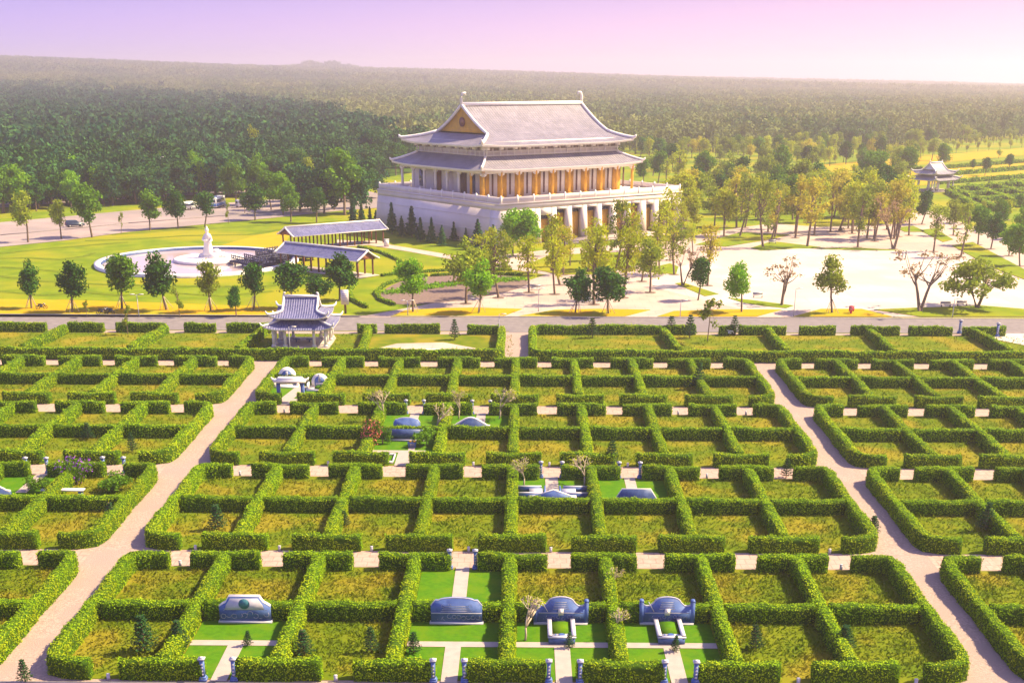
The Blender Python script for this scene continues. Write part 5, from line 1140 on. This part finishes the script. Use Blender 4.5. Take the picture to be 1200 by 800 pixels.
for i,(px,py,rz,lb,m_) in enumerate([(120,368,.2,'dark motorbike, left of two on the access road','metal_dark'),(129,367.5,2.9,'dark blue motorbike, right of two on the access road','carpaint'),(49,362,.4,'dark motorbike beside the leftmost staked tree','metal_dark'),(743,318,.5,'dark motorbike under the yellow trees before the temple','metal_dark'),(752,318.5,1.0,'second dark motorbike under the yellow trees, right of the first','metal_dark'),(738,317.5,2.0,'third dark motorbike under the yellow trees, leftmost there','metal_dark'),(706,313,.3,'motorbike parked left of the trees before the temple','carpaint'),(986,271,.2,'dark motorbike far behind the white plaza','metal_dark'),(855,393,2.7,'white and dark motorbike lying in the grassy roadside strip','paint_white')]):
    x,y=G(px,py); motorbike(x,y,rz,lb,m_)
def person(px,py,lab,top='cloth',ph=0):
    x,y=G(px,py); P=empty('person',(x,y,zg(y)),rz=ph); tag(P,lab,'person')
    me=bpy.data.meshes.new('body'); V=[(0,0,.95),(0,0,1.2),(0,0,1.42),(0,-.01,1.5),(0,-.01,1.62),(-.1,0,.92),(-.12,-.08,.5),(-.13,.02,.06),(-.13,-.12,.03),(.1,0,.92),(.12,.1,.5),(.13,.16,.06),(.13,.03,.03),(-.2,0,1.4),(-.25,.04,1.12),(-.24,-.06,.88),(.2,0,1.4),(.25,-.04,1.12),(.24,-.1,.88)]
    Ed=[(0,1),(1,2),(2,3),(3,4),(0,5),(5,6),(6,7),(7,8),(0,9),(9,10),(10,11),(11,12),(2,13),(13,14),(14,15),(2,16),(16,17),(17,18)]
    Rr=[.15,.14,.15,.055,.10,.095,.065,.04,.035,.095,.065,.04,.035,.065,.045,.03,.065,.045,.03]
    me.from_pydata(V,Ed,[]); me.materials.append(M[top]); o=bpy.data.objects.new('body',me); COL.objects.link(o); o.parent=P
    md=o.modifiers.new('skin','SKIN'); 
    if not me.skin_vertices: 
        import bmesh; bm=bmesh.new(); bm.from_mesh(me); bm.verts.layers.skin.verify(); bm.to_mesh(me); bm.free()
    for i_,r_ in enumerate(Rr): me.skin_vertices[0].data[i_].radius=(r_,r_)
    me.skin_vertices[0].data[0].use_root=True; sb_=o.modifiers.new('sub','SUBSURF'); sb_.levels=1; sb_.render_levels=1
    q=MB(); q.ball((0,.015,1.66),.115,8,6,(.95,1.05,.9)); q.build('hair',M['hair'],P)
person(1053,303.5,'person in dark clothes walking on the white plaza, left of three','cloth'); person(1057.5,303,'person in pale clothes walking on the white plaza, middle of three','cloth2',.5); person(1061,303.3,'person in dark clothes walking on the white plaza, right of three','cloth',1.0)
# vehicles
def wheel(P,x,y,r_=.34,w=.22):
    q=MB(); q.tube([(x,y-w/2,r_),(x,y+w/2,r_)],r_,n=16); t=q.build('wheel',M['rubber'],P); q=MB(); sgn=1 if y>0 else -1; q.tube([(x,y+sgn*w*.5,r_),(x,y+sgn*(w*.5+.02),r_)],r_*.6,n=12); q.build('rim',M['metal'],t)
def car(px,py,rz,lab):
    x,y=G(px,py); P=empty('parked_car',(x,y,.05),rz=rz); tag(P,lab,'car')
    side=[(-2.35,.35),(2.3,.35),(2.38,.75),(2.2,1.0),(1.1,1.08),(.45,1.62),(-1.9,1.68),(-2.3,1.1),(-2.4,.7)]
    q=MB(); q.vprism([(a,b) for a,b in side[:4]]+[(1.1,1.08),(-2.28,1.08),(-2.4,.7)],-.92,.92); q.build('body',M['carpaint'],P)
    q=MB(); q.add([(1.1,-.88,1.08),(1.1,.88,1.08),(-2.25,.88,1.08),(-2.25,-.88,1.08),(.4,-.72,1.66),(.4,.72,1.66),(-1.95,.72,1.7),(-1.95,-.72,1.7)],[(0,1,5,4),(1,2,6,5),(2,3,7,6),(3,0,4,7),(4,5,6,7)]); cb=q.build('cabin',M['carpaint'],P)
    q=MB()
    for s in (-1,1): q.add([(.85,s*.885,1.14),(-2.0,s*.885,1.14),(-1.85,s*.765,1.58),(.38,s*.765,1.58)],[(0,1,2,3) if s<0 else (3,2,1,0)])
    q.add([(1.08,-.75,1.14),(1.08,.75,1.14),(.5,.68,1.62),(.5,-.68,1.62)],[(0,1,2,3)]); q.build('window',M['glass'],cb)
    for a in (-1.5,1.5):
        for s in (-.85,.85): wheel(P,a,s)
    for s in (-.65,.65): q=MB(); q.box((2.33,s,.8),(.1,.36,.18)); q.build('headlight',M['white'],P); q=MB(); q.box((-2.36,s,.9),(.08,.2,.3)); q.build('tail_light',M['red'],P)
a_=math.atan2(G(319,255)[1]-G(88,268)[1],G(319,255)[0]-G(88,268)[0])
car(88,266,a_,'dark blue car parked on the far left road')
def bus(px,py,rz,lab,L=9.5,Hh=3.1,band=True,name='bus'):
    x,y=G(px,py); P=empty(name,(x,y,.05),rz=rz); tag(P,lab,'bus' if band else 'van')
    W2=1.2; q=MB(); q.vprism([(-L/2,.4),(L/2-.1,.4),(L/2,1.3),(L/2-.25,Hh-.2),(L/2-.6,Hh),(-L/2+.2,Hh),(-L/2,Hh-.25)],-W2,W2); b_=q.build('body',M['paint_white'],P)
    q=MB()
    for s in (-1,1): q.bx(-L/2+.5,L/2-.9,min(s*W2,s*(W2+.02)),max(s*W2,s*(W2+.02)),Hh*.52,Hh*.82)
    q.add([(L/2+.01,-1.0,1.45),(L/2+.01,1.0,1.45),(L/2-.2,1.0,Hh-.3),(L/2-.2,-1.0,Hh-.3)],[(0,1,2,3)]); q.bx(-L/2-.02,-L/2,-.9,.9,Hh*.55,Hh*.82); q.build('window',M['glass'],P)
    if band:
        q=MB()
        for s in (-1,1): q.bx(-L/2+.1,L/2-.3,min(s*W2,s*(W2+.02)),max(s*W2,s*(W2+.02)),.6,1.35)
        q.bx(-L/2-.02,-L/2,-1.1,1.1,.6,1.35); q.build('stripe',M['paint_blue'],P)
    for a in (-L/2+1.6,L/2-1.8):
        for s in (-1.12,1.12): wheel(P,a,s,.42,.26)
bus(255,243,a_+.9,'white bus with a blue stripe parked by the forest edge',L=8.5); bus(220,246,a_+.1,'white van parked left of the bus',L=5,Hh=2.3,band=False,name='parked_van'); bus(287,243,a_,'white van half hidden by street trees right of the bus',L=5,Hh=2.2,band=False,name='parked_van')
# fence posts with rail at the far left road, small wall box near the walkway
P=empty('utility_box',(*G(453,289),0)); tag(P,'small white utility box beside the covered walkway end','box'); q=MB(); q.box((0,0,.8),(1.1,.8,1.6)); q.build('cabinet',M['white'],P); q=MB(); q.box((0,0,1.65),(1.25,.95,.1)); q.build('lid',M['stone_light'],P)
# right edge entrance of the strip
pillar(68.5,200.0,'blue grey pillar at the roadside entrance at the right edge of the view',1.2)
pillar(73.5,197.5,'blue grey pillar beside the paved court at the right edge of the view',1.2)
sheet('plaza',[[(69.2,199.8),(90,199.8),(90,186),(76,190)]],M['plaza'],.08)
# ------------------------------------------------------------------ forest masses (uncountable)
def lowtree(name,lm,seed,n=70,ls=1.9,r_=3.2,h=8.5):
    rng=np.random.default_rng(seed); cb=MB(); cl=[((rng.normal(0,r_*.4),rng.normal(0,r_*.4),h*rng.uniform(.22,.85)),r_*rng.uniform(.42,.68),.85) for _ in range(7)]
    crown_cards(cb,cl,n,ls,rng,shell=.3,spread=.6); cb.tube([(0,0,0),(0,0,h*.7)],[.22,.12],n=4); me=cb.mesh(name,M[lm]); o=bpy.data.objects.new(name,me); return o
def forest(name,label,pts,variants,smin,smax,seed):
    colv=bpy.data.collections.new(name+'_kinds')
    for v in variants: colv.objects.link(v)
    me=bpy.data.meshes.new(name); me.vertices.add(len(pts)); me.vertices.foreach_set('co',pts.astype(np.float32).ravel()); me.update()
    o=bpy.data.objects.new(name,me); COL.objects.link(o); tag(o,label,'forest',kind='stuff')
    ng=bpy.data.node_groups.new(name,'GeometryNodeTree'); ng.interface.new_socket('Geometry',in_out='INPUT',socket_type='NodeSocketGeometry'); ng.interface.new_socket('Geometry',in_out='OUTPUT',socket_type='NodeSocketGeometry')
    gi=ng.nodes.new('NodeGroupInput'); go=ng.nodes.new('NodeGroupOutput'); ip=ng.nodes.new('GeometryNodeInstanceOnPoints'); ci=ng.nodes.new('GeometryNodeCollectionInfo'); ci.inputs['Collection'].default_value=colv; ci.inputs['Separate Children'].default_value=True; ci.inputs['Reset Children'].default_value=True
    rv=ng.nodes.new('FunctionNodeRandomValue'); rv.data_type='FLOAT'; rv.inputs[2].default_value=smin; rv.inputs[3].default_value=smax; rv.inputs['Seed'].default_value=seed
    rr=ng.nodes.new('FunctionNodeRandomValue'); rr.data_type='FLOAT_VECTOR'; rr.inputs[0].default_value=(0,0,0); rr.inputs[1].default_value=(0,0,6.28); rr.inputs['Seed'].default_value=seed+1
    ng.links.new(gi.outputs[0],ip.inputs['Points']); ng.links.new(ci.outputs[0],ip.inputs['Instance']); ip.inputs['Pick Instance'].default_value=True
    ng.links.new(rv.outputs[1],ip.inputs['Scale']); ng.links.new(rr.outputs[0],ip.inputs['Rotation']); ng.links.new(ip.outputs[0],go.inputs[0])
    md=o.modifiers.new('scatter','NODES'); md.node_group=ng; return o
def scatter(y0,y1,sp,rng,amax=.47):
    P=[]
    y=y0
    while y<y1:
        n=int(2*amax*y/sp); x=np.linspace(-amax*y,amax*y,n)+rng.uniform(-sp*.5,sp*.5,n); P.append(np.stack([x,y+rng.uniform(-sp*.8,sp*.8,n)],1)); y+=sp
    return np.concatenate(P)
rng=np.random.default_rng(9)
pts=np.concatenate([scatter(455,1500,6.6,rng),scatter(1500,2600,8.5,rng),scatter(2600,4900,13,rng)])
x,y=pts[:,0],pts[:,1]; 
# keep the park, temple grounds and right hand fields free
pxy=np.array([PX(a,b,0) for a,b in pts]); px_,py_=pxy[:,0],pxy[:,1]
edgey=np.interp(px_,[-100,0,60,120,190,240,300,360,420,470,520,600,700,760,820,900,960,1010,1080,1150,1210],[240,222,215,211,206,203,199,196,191,186,184,182,182,181,180,179,178,176,171,166,162])
k=py_<edgey; pts=pts[k]; x,y=pts[:,0],pts[:,1]; px_=px_[k]; py_=py_[k]
big=np.array(y>2600,float); z=zf(x,y)
bound=np.interp(px_,[-100,0,200,330,420,470,520],[118,120,126,140,160,186,200]); dense=(py_+rng.normal(0,3,len(py_))>bound)&(px_<470)
V1=[lowtree(f'dense_tree_{i}','leaf_forest',300+i,n=110,ls=1.35,r_=4.0,h=12.5) for i in range(4)]
V2=[lowtree(f'plantation_tree_{i}','leaf_plantation',320+i,n=60,ls=1.5,r_=3.0,h=11.5) for i in range(4)]
A=np.stack([x,y,z],1)
for nm_,o_ in (('d',V1),('p',V2)): pass
forest('forest','dense dark green forest canopy beyond the road at left',A[dense],V1,.65,1.6,5)
far=~dense; forest('plantation','olive rubber tree plantation reaching to the horizon',A[far&(y<2600)],V2,.6,1.45,7)
forest('far_plantation','hazy far plantation canopy along the horizon',A[far&(y>=2600)],V2,1.1,2.1,8)
# tree clump on the distant hill, buildings and mast are too faint to show
# ------------------------------------------------------------------ haze
q=MB(); q.bx(-6000,6000,-260,7900,-135,101); hz=q.build('haze',None); tag(hz,kind='stuff')
mh=bpy.data.materials.new('haze_air'); mh.use_nodes=True; nt=mh.node_tree; nt.nodes.clear(); out=N(nt,'ShaderNodeOutputMaterial'); pv=N(nt,'ShaderNodeVolumePrincipled'); pv.inputs['Color'].default_value=HAZE_COLOR; pv.inputs['Density'].default_value=HAZE_DENSITY; pv.inputs['Anisotropy'].default_value=.5; nt.links.new(pv.outputs[0],out.inputs['Volume']); hz.data.materials.append(mh)
sc.cycles.volume_bounces=1
print('objects',len(bpy.data.objects))
